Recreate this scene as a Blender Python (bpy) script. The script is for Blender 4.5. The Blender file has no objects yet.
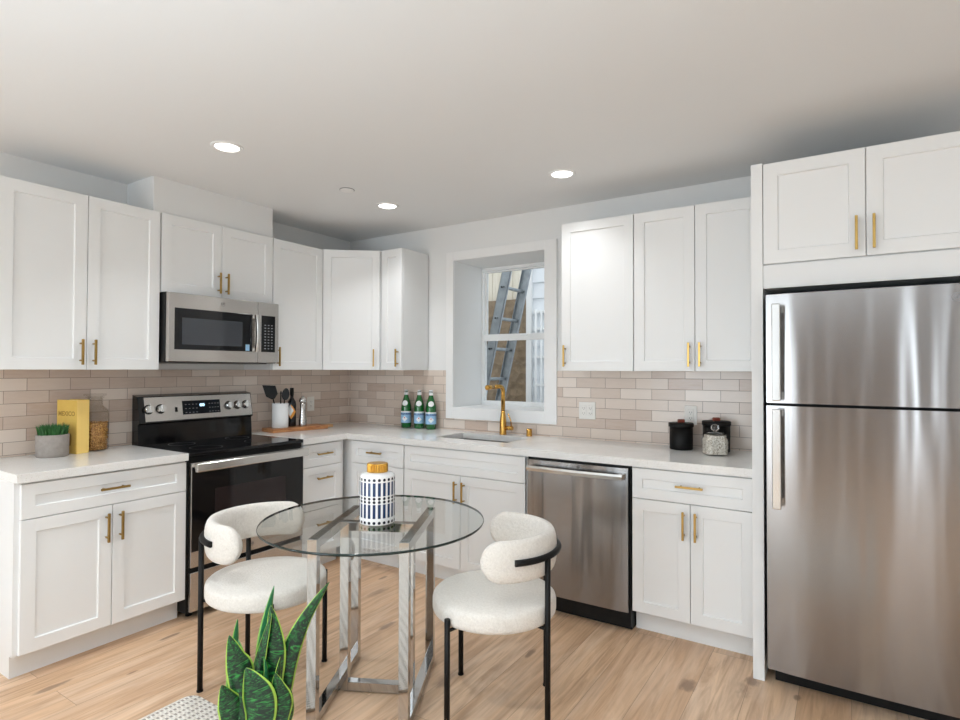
import bpy, bmesh, math, random
from mathutils import Vector, Matrix
PI = math.pi
S = bpy.context.scene
COL = S.collection
random.seed(7)

# ------------------------------------------------------------------ camera
cd = bpy.data.cameras.new('camera'); cam = bpy.data.objects.new('camera', cd); COL.objects.link(cam)
cd.sensor_width = 36; cd.lens = 573.2 * 36 / 960; cd.clip_start = .05
cam.matrix_world = Matrix.Translation((3.682, -3.599, 1.378)) @ Matrix.Rotation(.573, 4, 'Z') @ Matrix.Rotation(PI/2 + .016, 4, 'X') @ Matrix.Rotation(.003, 4, 'Z')
S.camera = cam
# ------------------------------------------------------------------ world, exposure, window and added fill light
w = bpy.data.worlds.new('world'); S.world = w; w.use_nodes = True
wn = w.node_tree.nodes; bg = wn['Background']
bg.inputs[0].default_value = (.90, .95, 1, 1); bg.inputs[1].default_value = 2.4
S.view_settings.view_transform = 'Standard'; S.view_settings.look = 'None'
S.view_settings.exposure = -0.46; S.view_settings.gamma = 1
S.cycles.use_denoising = True
S.cycles.max_bounces = 10; S.cycles.diffuse_bounces = 6; S.cycles.glossy_bounces = 6
S.cycles.transparent_max_bounces = 16; S.cycles.caustics_reflective = False; S.cycles.caustics_refractive = False
S.cycles.sample_clamp_indirect = 6

def area(name, loc, rot, sx, sy, power, color=(1, 1, 1), shape='RECTANGLE'):
    l = bpy.data.lights.new(name, 'AREA'); l.shape = shape; l.size = sx; l.size_y = sy
    l.energy = power; l.color = color
    o = bpy.data.objects.new(name, l); COL.objects.link(o); o.location = loc; o.rotation_euler = rot
    return o
H = 2.494
DAY = (.77, .90, 1)
area('daylight_rear_left', (1.35, -8.12, 1.22), (PI/2, 0, 0), 1.8, 2.1, 105, DAY)  # unseen daylight source, added to brighten the room from behind
area('daylight_rear_right', (4.75, -8.12, 1.22), (PI/2, 0, 0), .5, 2.1, 30, DAY)
area('daylight_left_narrow', (-.12, -6.28, 1.35), (0, -PI/2, 0), 1.6, .40, 22, DAY)
area('daylight_left_wide', (-.12, -4.95, 1.35), (0, -PI/2, 0), 1.6, .60, 28, DAY)
area('flash_bounce', (3.3, -4.9, .9), (PI, 0, 0), 2.6, 2.2, 125, (.70, .87, 1)).data.spread = math.radians(135)  # added fill lamp aimed up behind the camera, brightens the ceiling
DOWN = [(1.054, -1.881), (1.032, -.664), (2.31, -.615), (1.05, -3.1), (2.5, -3.1), (4.25, -3.0), (1.1, -4.4), (3.0, -4.6), (4.6, -4.4), (1.6, -6.4), (3.9, -6.4)]  # first three are fixtures in view; the rest are added for light
DOWN_POWER = [4.6, 4.2, 2.7, 2.5, 12, 10, 5.5, 5.5, 5.5, 5.5, 5.5]

# ------------------------------------------------------------------ helpers: objects
def tag(o, label=None, cat=None, group=None, kind=None):
    if label: o['label'] = label
    if cat: o['category'] = cat
    if group: o['group'] = group
    if kind: o['kind'] = kind
    return o
def thing(name, label, cat, loc=(0, 0, 0), rz=0, group=None):
    o = bpy.data.objects.new(name, None); COL.objects.link(o); o.empty_display_size = .05
    o.location = loc; o.rotation_euler = (0, 0, rz)
    return tag(o, label, cat, group)
def copy_tree(o, parent=None):
    c = o.copy(); COL.objects.link(c)
    if parent: c.parent = parent
    for ch in list(o.children): copy_tree(ch, c)
    return c
class Fr:                       # a frame: a along u, b along n, c up
    def __init__(s, o=(0, 0, 0), u=(1, 0, 0), n=(0, 1, 0)):
        s.o = Vector(o); s.u = Vector(u).normalized(); s.n = Vector(n).normalized()
    def __call__(s, a, b, c): return s.o + s.u*a + s.n*b + Vector((0, 0, c))
WORLD = Fr()
BACK = Fr((0, 0, 0), (1, 0, 0), (0, -1, 0))
LEFT = Fr((0, 0, 0), (0, -1, 0), (1, 0, 0))
class MB:
    def __init__(s, f=WORLD): s.bm = bmesh.new(); s.f = f
    def v(s, p): return s.bm.verts.new(s.f(*p))
    def face(s, vs, mi=0, smooth=False):
        try: q = s.bm.faces.new(vs)
        except ValueError: return None
        q.material_index = mi; q.smooth = smooth; return q
    def box(s, a0, a1, b0, b1, c0, c1, bev=0, mi=0, seg=2):
        vs = [s.v((a, b, c)) for c in (c0, c1) for a, b in ((a0, b0), (a1, b0), (a1, b1), (a0, b1))]
        fs = [(3, 2, 1, 0), (4, 5, 6, 7), (0, 1, 5, 4), (1, 2, 6, 5), (2, 3, 7, 6), (3, 0, 4, 7)]
        F = [s.face([vs[i] for i in f], mi) for f in fs]
        if bev:
            es = list({e for f in F for e in f.edges})
            bmesh.ops.bevel(s.bm, geom=es, offset=bev, segments=seg, affect='EDGES', profile=.5, material=-1)
        return s
    def prism(s, pts, c0, c1, mi=0):           # polygon in a,b extruded in c
        lo = [s.v((a, b, c0)) for a, b in pts]; hi = [s.v((a, b, c1)) for a, b in pts]
        s.face(lo[::-1], mi); s.face(hi, mi)
        for i in range(len(pts)):
            j = (i+1) % len(pts); s.face([lo[i], lo[j], hi[j], hi[i]], mi)
        return s
    def prof(s, pts, a0, a1, mi=0):            # polygon in b,c extruded along a
        lo = [s.v((a0, b, c)) for b, c in pts]; hi = [s.v((a1, b, c)) for b, c in pts]
        s.face(lo, mi); s.face(hi[::-1], mi)
        for i in range(len(pts)):
            j = (i+1) % len(pts); s.face([lo[j], lo[i], hi[i], hi[j]], mi)
        return s
    def lathe(s, prof, c=(0, 0, 0), n=32, mi=0, smooth=True):    # prof: (r, z)
        rings = []
        for r, z in prof:
            if r < 1e-5: rings.append([s.v((c[0], c[1], c[2]+z))])
            else: rings.append([s.v((c[0]+r*math.cos(2*PI*k/n), c[1]+r*math.sin(2*PI*k/n), c[2]+z)) for k in range(n)])
        for A, B in zip(rings, rings[1:]):
            for k in range(n):
                j = (k+1) % n
                if len(A) == 1 and len(B) == 1: continue
                if len(A) == 1: s.face([A[0], B[j], B[k]], mi, smooth)
                elif len(B) == 1: s.face([A[k], A[j], B[0]], mi, smooth)
                else: s.face([A[k], A[j], B[j], B[k]], mi, smooth)
        return s
    def tube(s, pts, r, n=10, mi=0, cap=True, smooth=True):
        P = [s.f(*p) for p in pts]; R = r if isinstance(r, (list, tuple)) else [r]*len(P)
        rings = []; up = None
        for i, p in enumerate(P):
            d = (P[min(i+1, len(P)-1)] - P[max(i-1, 0)]).normalized()
            if up is None:
                up = Vector((0, 0, 1)) if abs(d.z) < .9 else Vector((1, 0, 0))
            x = d.cross(up).normalized(); y = x.cross(d).normalized(); up = y
            rings.append([s.bm.verts.new(p + x*R[i]*math.cos(2*PI*k/n) + y*R[i]*math.sin(2*PI*k/n)) for k in range(n)])
        for A, B in zip(rings, rings[1:]):
            for k in range(n): s.face([A[k], A[(k+1) % n], B[(k+1) % n], B[k]], mi, smooth)
        if cap: s.face(rings[0][::-1], mi); s.face(rings[-1], mi)
        return s
    def build(s, name, mat, parent=None, label=None, kind=None, recalc=True, sharp=None):
        if recalc: bmesh.ops.recalc_face_normals(s.bm, faces=s.bm.faces[:])
        if parent:
            off = Vector((0, 0, 0)); q = parent
            while q: off += q.location; q = q.parent
            if off.length: bmesh.ops.translate(s.bm, vec=-off, verts=s.bm.verts[:])
        if sharp:
            for f in s.bm.faces: f.smooth = True
        me = bpy.data.meshes.new(name); s.bm.to_mesh(me); s.bm.free()
        if sharp and hasattr(me, 'set_sharp_from_angle'): me.set_sharp_from_angle(angle=math.radians(sharp))
        for m in (mat if isinstance(mat, (list, tuple)) else [mat]): me.materials.append(m)
        o = bpy.data.objects.new(name, me); COL.objects.link(o)
        if parent: o.parent = parent
        if label: o['label'] = label
        if kind: o['kind'] = kind
        return o
def text_mesh(name, body, size, mat, place, parent, ext=.0006):
    """flat lettering; place(x, y, z) maps text plane coords (x right, y up, z out) to world"""
    cu = bpy.data.curves.new('lettering', 'FONT'); cu.body = body; cu.size = size
    cu.align_x = 'CENTER'; cu.align_y = 'CENTER'; cu.extrude = ext; cu.resolution_u = 3; cu.offset = size*.03
    t = bpy.data.objects.new('lettering', cu); COL.objects.link(t)
    bpy.context.view_layer.update()
    me = bpy.data.meshes.new_from_object(t.evaluated_get(bpy.context.evaluated_depsgraph_get()))
    bpy.data.objects.remove(t); bpy.data.curves.remove(cu)
    off = Vector((0, 0, 0)); q = parent
    while q: off += q.location; q = q.parent
    for v in me.vertices: v.co = Vector(place(v.co.x, v.co.y, v.co.z)) - off
    me.materials.clear(); me.materials.append(mat)
    o = bpy.data.objects.new(name, me); COL.objects.link(o); o.parent = parent
    return o
# ------------------------------------------------------------------ helpers: materials
def mat(name, col=(.8, .8, .8), rough=.5, metal=0, **kw):
    m = bpy.data.materials.new(name); m.use_nodes = True
    b = m.node_tree.nodes['Principled BSDF']
    b.inputs['Base Color'].default_value = (*col, 1); b.inputs['Roughness'].default_value = rough
    b.inputs['Metallic'].default_value = metal
    for k, v in kw.items(): b.inputs[k.replace('_', ' ')].default_value = v
    return m
class NT:
    def __init__(s, m): s.m = m; s.t = m.node_tree; s.b = s.t.nodes.get('Principled BSDF')
    def n(s, t, **kw):
        x = s.t.nodes.new(t)
        for k, v in kw.items(): setattr(x, k, v)
        return x
    def l(s, a, b): s.t.links.new(a, b)
    def set(s, sock, v):
        if isinstance(v, bpy.types.NodeSocket): s.l(v, sock)
        else: sock.default_value = v
    def math(s, op, a, b=0, c=None):
        x = s.n('ShaderNodeMath', operation=op); s.set(x.inputs[0], a); s.set(x.inputs[1], b)
        if c is not None: s.set(x.inputs[2], c)
        return x.outputs[0]
    def coord(s, which='Object'): return s.n('ShaderNodeTexCoord').outputs[which]
    def sep(s, v): x = s.n('ShaderNodeSeparateXYZ'); s.l(v, x.inputs[0]); return x.outputs
    def comb(s, x, y, z):
        q = s.n('ShaderNodeCombineXYZ')
        for i, v in enumerate((x, y, z)): s.set(q.inputs[i], v)
        return q.outputs[0]
    def mapp(s, v, sc=(1, 1, 1), loc=(0, 0, 0), rot=(0, 0, 0)):
        q = s.n('ShaderNodeMapping'); s.l(v, q.inputs[0]); q.inputs['Scale'].default_value = sc
        q.inputs['Location'].default_value = loc; q.inputs['Rotation'].default_value = rot; return q.outputs[0]
    def noise(s, v, scale, detail=3, rough=.5, dist=0):
        q = s.n('ShaderNodeTexNoise'); s.l(v, q.inputs['Vector']); q.inputs['Scale'].default_value = scale
        q.inputs['Detail'].default_value = detail; q.inputs['Roughness'].default_value = rough
        q.inputs['Distortion'].default_value = dist; return q.outputs['Fac']
    def ramp(s, f, stops):
        q = s.n('ShaderNodeValToRGB'); s.l(f, q.inputs[0]); e = q.color_ramp.elements
        while len(e) < len(stops): e.new(.5)
        for x, (p, c) in zip(e, stops): x.position = p; x.color = (*c, 1) if len(c) == 3 else c
        return q.outputs[0]
    def mix(s, f, a, b, blend='MIX'):
        q = s.n('ShaderNodeMix', data_type='RGBA', blend_type=blend); s.set(q.inputs[0], f)
        for i, v in ((6, a), (7, b)):
            if isinstance(v, tuple): q.inputs[i].default_value = (*v, 1) if len(v) == 3 else v
            else: s.l(v, q.inputs[i])
        return q.outputs[2]
    def bump(s, h, strength=.3, dist=.002):
        q = s.n('ShaderNodeBump'); s.l(h, q.inputs['Height']); q.inputs['Strength'].default_value = strength
        q.inputs['Distance'].default_value = dist; s.l(q.outputs[0], s.b.inputs['Normal'])
    def color(s, c): s.l(c, s.b.inputs['Base Color'])
def paint(name, col, rough, bs=.03, sc=60):
    m = mat(name, col, rough); t = NT(m); t.bump(t.noise(t.coord(), sc, 3), bs, .001); return m
M = {}
M['wall'] = paint('wall_paint', (.79, .795, .79), .75)
M['wall_taupe'] = paint('taupe_wall_paint', (.36, .31, .28), .8)
M['ceil'] = paint('ceiling_paint', (.80, .81, .815), .85)
M['cab'] = mat('cabinet_paint', (.82, .83, .83), .48)
M['cabbody'] = mat('cabinet_body_paint', (.79, .80, .80), .45)
M['trim'] = mat('trim_paint', (.84, .84, .835), .4)
M['vinyl'] = mat('window_vinyl', (.86, .87, .87), .35)
M['brass'] = mat('brushed_brass', (.44, .28, .085), .30, 1)
M['gold'] = mat('gold', (.60, .34, .085), .22, 1)
M['chrome'] = mat('chrome', (.50, .495, .49), .06, 1)
M['black'] = mat('black_plastic', (.006, .006, .006), .45, Specular_IOR_Level=.25)
M['blackmetal'] = mat('black_powder_coat', (.006, .0055, .0055), .5, 0, Specular_IOR_Level=.22)
M['blackglass'] = mat('black_glass', (.004, .004, .005), .06, 0, Specular_IOR_Level=.4)
M['ovenglass'] = mat('oven_glass', (.020, .013, .014), .07, 0, Specular_IOR_Level=.4)
M['mwglass'] = mat('microwave_screen', (.045, .05, .06), .12, 0)
M['silver'] = mat('satin_silver', (.62, .61, .59), .22, 1)
M['ring'] = mat('printed_ring', (.05, .05, .05), .3)
M['grey'] = mat('grey_plastic', (.18, .18, .18), .5)
M['plate'] = mat('outlet_plastic', (.80, .78, .74), .4)
M['slot'] = mat('outlet_slot', (.05, .045, .04), .6)
M['white_ceramic'] = mat('white_ceramic', (.82, .83, .83), .25)
M['label_white'] = mat('label_white', (.82, .84, .84), .5)
M['label_blue'] = mat('label_blue', (.30, .52, .74), .5)
M['label_navy'] = mat('label_navy', (.03, .07, .22), .5)
M['label_red'] = mat('label_red', (.6, .04, .04), .5)
M['orange'] = mat('label_orange', (.75, .33, .05), .5)
M['leather'] = mat('red_brown_wood', (.20, .035, .02), .45)
M['darkgreen_cap'] = mat('cap_silver', (.75, .76, .78), .3, .6)
M['display'] = mat('display', (.006, .009, .014), .15, 0, Specular_IOR_Level=.2)
m = mat('display_digits', (.1, .2, .3), .4); m.node_tree.nodes['Principled BSDF'].inputs['Emission Color'].default_value = (.55, .82, 1, 1)
m.node_tree.nodes['Principled BSDF'].inputs['Emission Strength'].default_value = 3; M['digits'] = m
M['legend'] = mat('printed_legend', (.30, .31, .33), .5)
m = mat('lamp_diffuser', (1, 1, 1), .5); m.node_tree.nodes['Principled BSDF'].inputs['Emission Color'].default_value = (1, .98, .95, 1)
m.node_tree.nodes['Principled BSDF'].inputs['Emission Strength'].default_value = 9; M['lamp'] = m
def steel(name, col, rough, axis='Z', wavy=.35):
    """sheet steel brushed across; slight vertical waves in the sheet"""
    m = mat(name, col, rough, 1); t = NT(m); t.b.inputs['Anisotropic'].default_value = .75
    tg = t.n('ShaderNodeTangent', direction_type='RADIAL', axis='Z'); t.l(tg.outputs[0], t.b.inputs['Tangent']); t.b.inputs['Anisotropic Rotation'].default_value = .25
    c = t.coord()
    big = t.noise(t.mapp(c, (5.5, 5.5, .55)), 1.0, 2, .4)
    fine = t.noise(t.mapp(c, (6, 6, 900)), 1.0, 2, .6)
    r = t.math('MULTIPLY_ADD', fine, .02, rough-.01); t.l(r, t.b.inputs['Roughness'])
    t.bump(big, wavy, .02)
    t.color(t.mix(t.noise(t.mapp(c, (3, 3, .6)), 1.5, 2), tuple(x*.90 for x in col), tuple(min(1, x*1.08) for x in col)))
    return m
M['steel'] = steel('brushed_steel', (.30, .285, .276), .20, wavy=.5)
M['steel_lt'] = steel('brushed_steel_light', (.60, .57, .54), .26, wavy=.15)
# countertop
m = mat('quartz', (.80, .79, .765), .14); t = NT(m); c = t.coord()
sp = t.noise(c, 260, 2, .6); f = t.ramp(sp, [(.60, (0, 0, 0)), (.72, (1, 1, 1))])
cl = t.ramp(t.noise(c, 3.5, 5, .6, .6), [(.45, (0, 0, 0)), (.7, (1, 1, 1))])
a = t.mix(cl, (.85, .845, .83), (.79, .78, .76)); t.color(t.mix(f, a, (.62, .58, .53))); M['quartz'] = m
# tile
def tile(name, axis):
    m = mat(name, (.6, .5, .45), .2); t = NT(m); o = t.sep(t.coord())
    vec = t.comb(o[axis], o[2], 0)
    br = t.n('ShaderNodeTexBrick', offset=.5, offset_frequency=2, squash=1)
    vec = t.mapp(vec, (1, 1, 1), (.078 if axis == 0 else .127, -.914-.010+.0665*20, 0))
    t.l(vec, br.inputs['Vector']); br.inputs['Scale'].default_value = 1
    br.inputs['Brick Width'].default_value = .2015; br.inputs['Row Height'].default_value = .0665
    br.inputs['Mortar Size'].default_value = .0013; br.inputs['Mortar Smooth'].default_value = .15; br.inputs['Bias'].default_value = 0
    br.inputs['Color1'].default_value = (0, 0, 0, 1); br.inputs['Color2'].default_value = (1, 1, 1, 1); br.inputs['Mortar'].default_value = (.5, .5, .5, 1)
    tone = t.ramp(br.outputs['Color'], [(0, (.50, .37, .295)), (.35, (.59, .475, .395)), (.65, (.67, .565, .485)), (1, (.74, .65, .575))])
    vein = t.noise(t.mapp(vec, (7, 40, 1)), 1.6, 4, .6, .8)
    tone = t.mix(t.math('MULTIPLY', vein, .45), tone, (.76, .67, .60))
    t.color(t.mix(br.outputs['Fac'], tone, (.25, .195, .16)))
    t.l(t.math('MULTIPLY_ADD', br.outputs['Fac'], .5, .20), t.b.inputs['Roughness'])
    h = t.math('SUBTRACT', t.math('MULTIPLY', t.noise(vec, 22, 3), .35), br.outputs['Fac']); t.bump(h, .45, .0015)
    return m
M['tile_back'] = tile('zellige_tile_back', 0); M['tile_left'] = tile('zellige_tile_left', 1)
# oak floor: planks run along Y
KNOTS = [(.781, -2.503, .020, .085), (.737, -1.97, .016, .07), (.944, -2.251, .009, .03), (2.371, -1.111, .018, .06), (3.08, -.983, .04, .06), (3.31, -.795, .035, .05), (3.487, -.827, .018, .03), (1.586, -1.262, .022, .08), (1.085, -.745, .016, .05)]
m = mat('oak_planks', (.6, .4, .25), .38); t = NT(m); o = t.sep(t.coord())
vec = t.comb(o[1], o[0], 0); br = t.n('ShaderNodeTexBrick', offset=.37, offset_frequency=2)
t.l(t.mapp(vec, (1, 1, 1), (30.3, 20.07, 0)), br.inputs['Vector']); br.inputs['Scale'].default_value = 1
br.inputs['Brick Width'].default_value = 1.9; br.inputs['Row Height'].default_value = .19
br.inputs['Mortar Size'].default_value = .0011; br.inputs['Mortar Smooth'].default_value = .2
br.inputs['Color1'].default_value = (0, 0, 0, 1); br.inputs['Color2'].default_value = (1, 1, 1, 1); br.inputs['Mortar'].default_value = (.5, .5, .5, 1)
sh = t.math('MULTIPLY', br.outputs['Color'], 13.7)
gv = t.comb(t.math('MULTIPLY', o[0], 26), t.math('MULTIPLY', o[1], 1.6), sh)
g1 = t.noise(gv, 1.0, 6, .62, 1.4)
gv2 = t.comb(t.math('MULTIPLY', o[0], 7), t.math('MULTIPLY', o[1], .9), sh)
g2 = t.noise(gv2, 1.0, 4, .55, 1.8)
tone = t.ramp(br.outputs['Color'], [(0, (.62, .40, .245)), (.5, (.72, .485, .305)), (1, (.80, .575, .39))])
tone = t.mix(t.ramp(g1, [(.38, (0, 0, 0)), (.72, (1, 1, 1))]), tone, (.42, .25, .145))
tone = t.mix(t.math('MULTIPLY', t.ramp(g2, [(.45, (0, 0, 0)), (.75, (1, 1, 1))]), .6), tone, (.84, .64, .47))
vo = t.n('ShaderNodeTexVoronoi', feature='F1'); t.l(t.comb(t.math('MULTIPLY', o[0], 3.4), t.math('MULTIPLY', o[1], 1.15), 3.3), vo.inputs['Vector']); vo.inputs['Scale'].default_value = 1
wob = t.math('MULTIPLY', t.math('SUBTRACT', t.noise(t.mapp(t.coord(), (60, 22, 1)), 1, 3), .5), .9)
kd = t.math('ADD', vo.outputs['Distance'], t.math('MULTIPLY', wob, .14)); kn = t.ramp(kd, [(.05, (.7, .7, .7)), (.13, (0, 0, 0))])
halo = t.ramp(kd, [(.10, (1, 1, 1)), (.30, (0, 0, 0))])
for kx, ky, sx, sy in KNOTS:
    ex = t.math('MULTIPLY', t.math('SUBTRACT', o[0], kx), 1/sx); ey = t.math('MULTIPLY', t.math('SUBTRACT', o[1], ky), 1/sy)
    d = t.math('ADD', t.math('SQRT', t.math('ADD', t.math('MULTIPLY', ex, ex), t.math('MULTIPLY', ey, ey))), wob)
    kn = t.math('MAXIMUM', kn, t.math('MULTIPLY', t.ramp(d, [(.55, (1, 1, 1)), (1.0, (0, 0, 0))]), .9))
tone = t.mix(t.math('MULTIPLY', halo, .30), tone, (.40, .25, .15))
tone = t.mix(t.math('MULTIPLY', kn, .75), tone, (.20, .125, .085))
tone = t.mix(t.math('MULTIPLY', br.outputs['Fac'], .7), tone, (.23, .14, .085)); t.color(tone)
t.bump(t.math('SUBTRACT', t.math('MULTIPLY', g1, .25), br.outputs['Fac']), .25, .0012); M['oak'] = m
# boucle
m = mat('boucle_fabric', (.78, .75, .70), .95); t = NT(m); c = t.coord(); n1 = t.noise(c, 110, 4, .75)
t.color(t.mix(n1, (.60, .555, .50), (.96, .92, .86))); t.bump(n1, .9, .006); t.b.inputs['Sheen Weight'].default_value = .3; M['boucle'] = m
# concrete
m = mat('concrete', (.40, .37, .34), .85); t = NT(m); c = t.coord(); t.color(t.mix(t.noise(c, 30, 5, .65), (.22, .19, .17), (.43, .39, .355))); t.bump(t.noise(c, 120, 4), .4, .002); M['concrete'] = m
# chopping board wood
m = mat('acacia', (.5, .25, .1), .4); t = NT(m); c = t.coord(); t.color(t.ramp(t.noise(t.mapp(c, (60, 5, 60)), 1, 5, .6, .6), [(.3, (.22, .075, .025)), (.5, (.46, .20, .075)), (.75, (.62, .31, .13))])); M['acacia'] = m
m = mat('acacia_end', (.5, .3, .15), .45); M['acacia_light'] = m
# rug
m = mat('woven_rug', (.7, .65, .58), .95); t = NT(m); o = t.sep(t.coord())
st = t.math('SINE', t.math('MULTIPLY', o[0], 2*PI/.034)); tw = t.math('SINE', t.math('ADD', t.math('MULTIPLY', o[1], 2*PI/.017), t.math('MULTIPLY', t.math('SIGN', st), 1.6)))
st2 = t.math('GREATER_THAN', st, .25); dk = t.math('MULTIPLY', st2, t.math('GREATER_THAN', tw, -.2))
nz = t.noise(t.coord(), 90, 3)
t.color(t.mix(t.math('MULTIPLY', dk, .75), t.mix(nz, (.66, .61, .54), (.86, .82, .76)), (.26, .22, .19)))
t.bump(t.math('ADD', t.math('MULTIPLY', tw, .5), st), .6, .004); M['rug'] = m
# leaf
m = mat('snake_leaf', (.03, .2, .05), .35); t = NT(m); uv = t.sep(t.coord('UV'))
e = t.math('ABSOLUTE', t.math('SUBTRACT', uv[0], .5)); edge = t.ramp(e, [(.425, (0, 0, 0)), (.45, (1, 1, 1))])
cv = t.comb(t.math('MULTIPLY', uv[0], 2.6), t.math('MULTIPLY', uv[1], 24), 0)
bd = t.ramp(t.noise(cv, 1.0, 4, .65, 1.6), [(.45, (.002, .014, .007)), (.54, (.006, .070, .016)), (.66, (.03, .27, .045))])
t.color(t.mix(edge, bd, (.36, .56, .08))); M['leaf'] = m
m = mat('snake_leaf_plain', (.04, .25, .09), .35); t = NT(m); uv = t.sep(t.coord('UV'))
e = t.math('ABSOLUTE', t.math('SUBTRACT', uv[0], .5)); edge = t.ramp(e, [(.36, (0, 0, 0)), (.42, (1, 1, 1))])
t.color(t.mix(edge, t.mix(t.noise(t.comb(uv[0], t.math('MULTIPLY', uv[1], 20), 0), 2, 3), (.01, .10, .04), (.03, .24, .09)), (.22, .45, .09))); M['leaf2'] = m
M['soil'] = paint('potting_soil', (.05, .035, .025), .95, .6, 40)
m = mat('small_leaf', (.02, .10, .03), .5); t = NT(m); t.color(t.mix(t.noise(t.coord(), 60, 2), (.010, .06, .02), (.07, .26, .06))); M['grass'] = m
# book gold
m = mat('gold_cover', (.80, .55, .12), .5); t = NT(m); t.color(t.mix(t.noise(t.coord(), 14, 4, .6), (.62, .39, .07), (.80, .56, .14))); M['cover'] = m
m = mat('book_spine', (.88, .68, .26), .5); M['spine'] = m; m.node_tree.nodes['Principled BSDF'].inputs['Base Color'].default_value = (.95, .66, .20, 1)
M['cover_dark'] = mat('cover_print', (.38, .22, .04), .6)
# grain/pasta
m = mat('pasta', (.75, .45, .12), .55); t = NT(m); c = t.coord(); t.color(t.ramp(t.noise(c, 150, 3, .7), [(.38, (.16, .055, .008)), (.5, (.55, .26, .05)), (.62, (.85, .55, .20))])); M['pasta'] = m
m = mat('rice', (.80, .76, .68), .7); t = NT(m); c = t.coord(); t.color(t.ramp(t.noise(c, 170, 3, .7), [(.36, (.20, .15, .10)), (.47, (.70, .64, .54)), (.6, (.90, .88, .82))])); M['rice'] = m
# clear glass: transparent + reflection
def clear(name, tint, refl=1.0, rough=.0):
    m = bpy.data.materials.new(name); m.use_nodes = True; t = NT(m); t.t.nodes.remove(t.b)
    tr = t.n('ShaderNodeBsdfTransparent'); tr.inputs[0].default_value = (*tint, 1)
    gl = t.n('ShaderNodeBsdfGlossy'); gl.inputs['Roughness'].default_value = rough
    fr = t.n('ShaderNodeFresnel'); fr.inputs[0].default_value = 1.45
    mx = t.n('ShaderNodeMixShader'); ge = t.n('ShaderNodeNewGeometry'); t.l(t.math('MULTIPLY', t.math('MULTIPLY', fr.outputs[0], refl), t.math('SUBTRACT', 1, ge.outputs['Backfacing'])), mx.inputs[0]); t.l(tr.outputs[0], mx.inputs[1]); t.l(gl.outputs[0], mx.inputs[2])
    t.l(mx.outputs[0], t.t.nodes['Material Output'].inputs[0]); return m
M['tableglass'] = clear('table_glass', (.93, .945, .94), 1.0)
M['paneglass'] = clear('pane_glass', (.96, .97, .97), .8)
M['jarglass'] = clear('jar_glass', (.945, .935, .92), 1.0)
M['clearglass'] = clear('thin_glass', (.97, .97, .97), 1.0)
M['solidglass'] = mat('solid_glass', (1, 1, 1), .0, 0, Transmission_Weight=1.0)
M['glassedge'] = mat('glass_edge', (.010, .022, .020), .08)
m = mat('green_bottle_glass', (.005, .20, .035), .06); m.node_tree.nodes['Principled BSDF'].inputs['Specular IOR Level'].default_value = .8
t = NT(m); t.color(t.mix(t.n('ShaderNodeLayerWeight').outputs['Facing'], (.004, .13, .022), (.0, .03, .006))); M['green'] = m
M['oilglass'] = mat('dark_bottle_glass', (.010, .010, .012), .08)
# vase pattern
m = mat('vase_glaze', (.85, .86, .88), .22); t = NT(m); o = t.sep(t.coord())
N = 22; ang = t.math('MULTIPLY', t.math('ARCTAN2', o[1], o[0]), N/(2*PI)); fr = t.math('SUBTRACT', t.math('FRACT', ang), .5)
px = t.math('MULTIPLY', fr, 2*PI*.0745/N)
def band(z0, z1): return t.math('MULTIPLY', t.math('GREATER_THAN', o[2], z0), t.math('LESS_THAN', o[2], z1))
def dots(zc, r=.0062):
    dz = t.math('SUBTRACT', o[2], zc); d = t.math('ADD', t.math('MULTIPLY', px, px), t.math('MULTIPLY', dz, dz))
    return t.math('LESS_THAN', d, r*r)
barm = t.math('LESS_THAN', t.math('ABSOLUTE', px), .0060)
bars = t.math('MULTIPLY', barm, t.math('MAXIMUM', band(.030, .087), band(.120, .175)))
dk = dots(.012)
for zc in (.0965, .1105, .186): dk = t.math('MAXIMUM', dk, dots(zc))
c1 = t.mix(bars, (.86, .87, .88), (.010, .034, .11)); t.color(t.mix(dk, c1, (.010, .014, .028))); M['vase'] = m
m = mat('fluted_gold', (.70, .40, .08), .25, 1); M['vasegold'] = m
# outside
m = mat('retaining_stone', (.2, .15, .1), .9); t = NT(m); c = t.coord(); v = t.n('ShaderNodeTexVoronoi'); t.l(c, v.inputs['Vector']); v.inputs['Scale'].default_value = 9
t.color(t.mix(t.noise(c, 16, 7, .8), (.025, .02, .016), (.40, .29, .18))); t.bump(v.outputs['Distance'], .9, .04); M['stone'] = m
m = mat('weathered_fence', (.62, .56, .46), .85); t = NT(m); c = t.coord(); t.color(t.mix(t.noise(t.mapp(c, (30, 30, 2)), 1, 4), (.50, .44, .34), (.80, .76, .66))); M['fence'] = m
m = mat('aluminium_rail', (.30, .33, .35), .55, .5); t = NT(m); t.color(t.mix(t.noise(t.coord(), 18, 4), (.22, .25, .27), (.50, .54, .57))); M['alu'] = m
M['siding'] = mat('white_siding', (.78, .81, .84), .6)
M['gravel'] = paint('yard_gravel', (.16, .15, .14), .95, .9, 30)
M['shrub'] = mat('shrub_leaf', (.10, .12, .09), .7)

def S_(o): o['kind'] = 'structure'; return o
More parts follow.
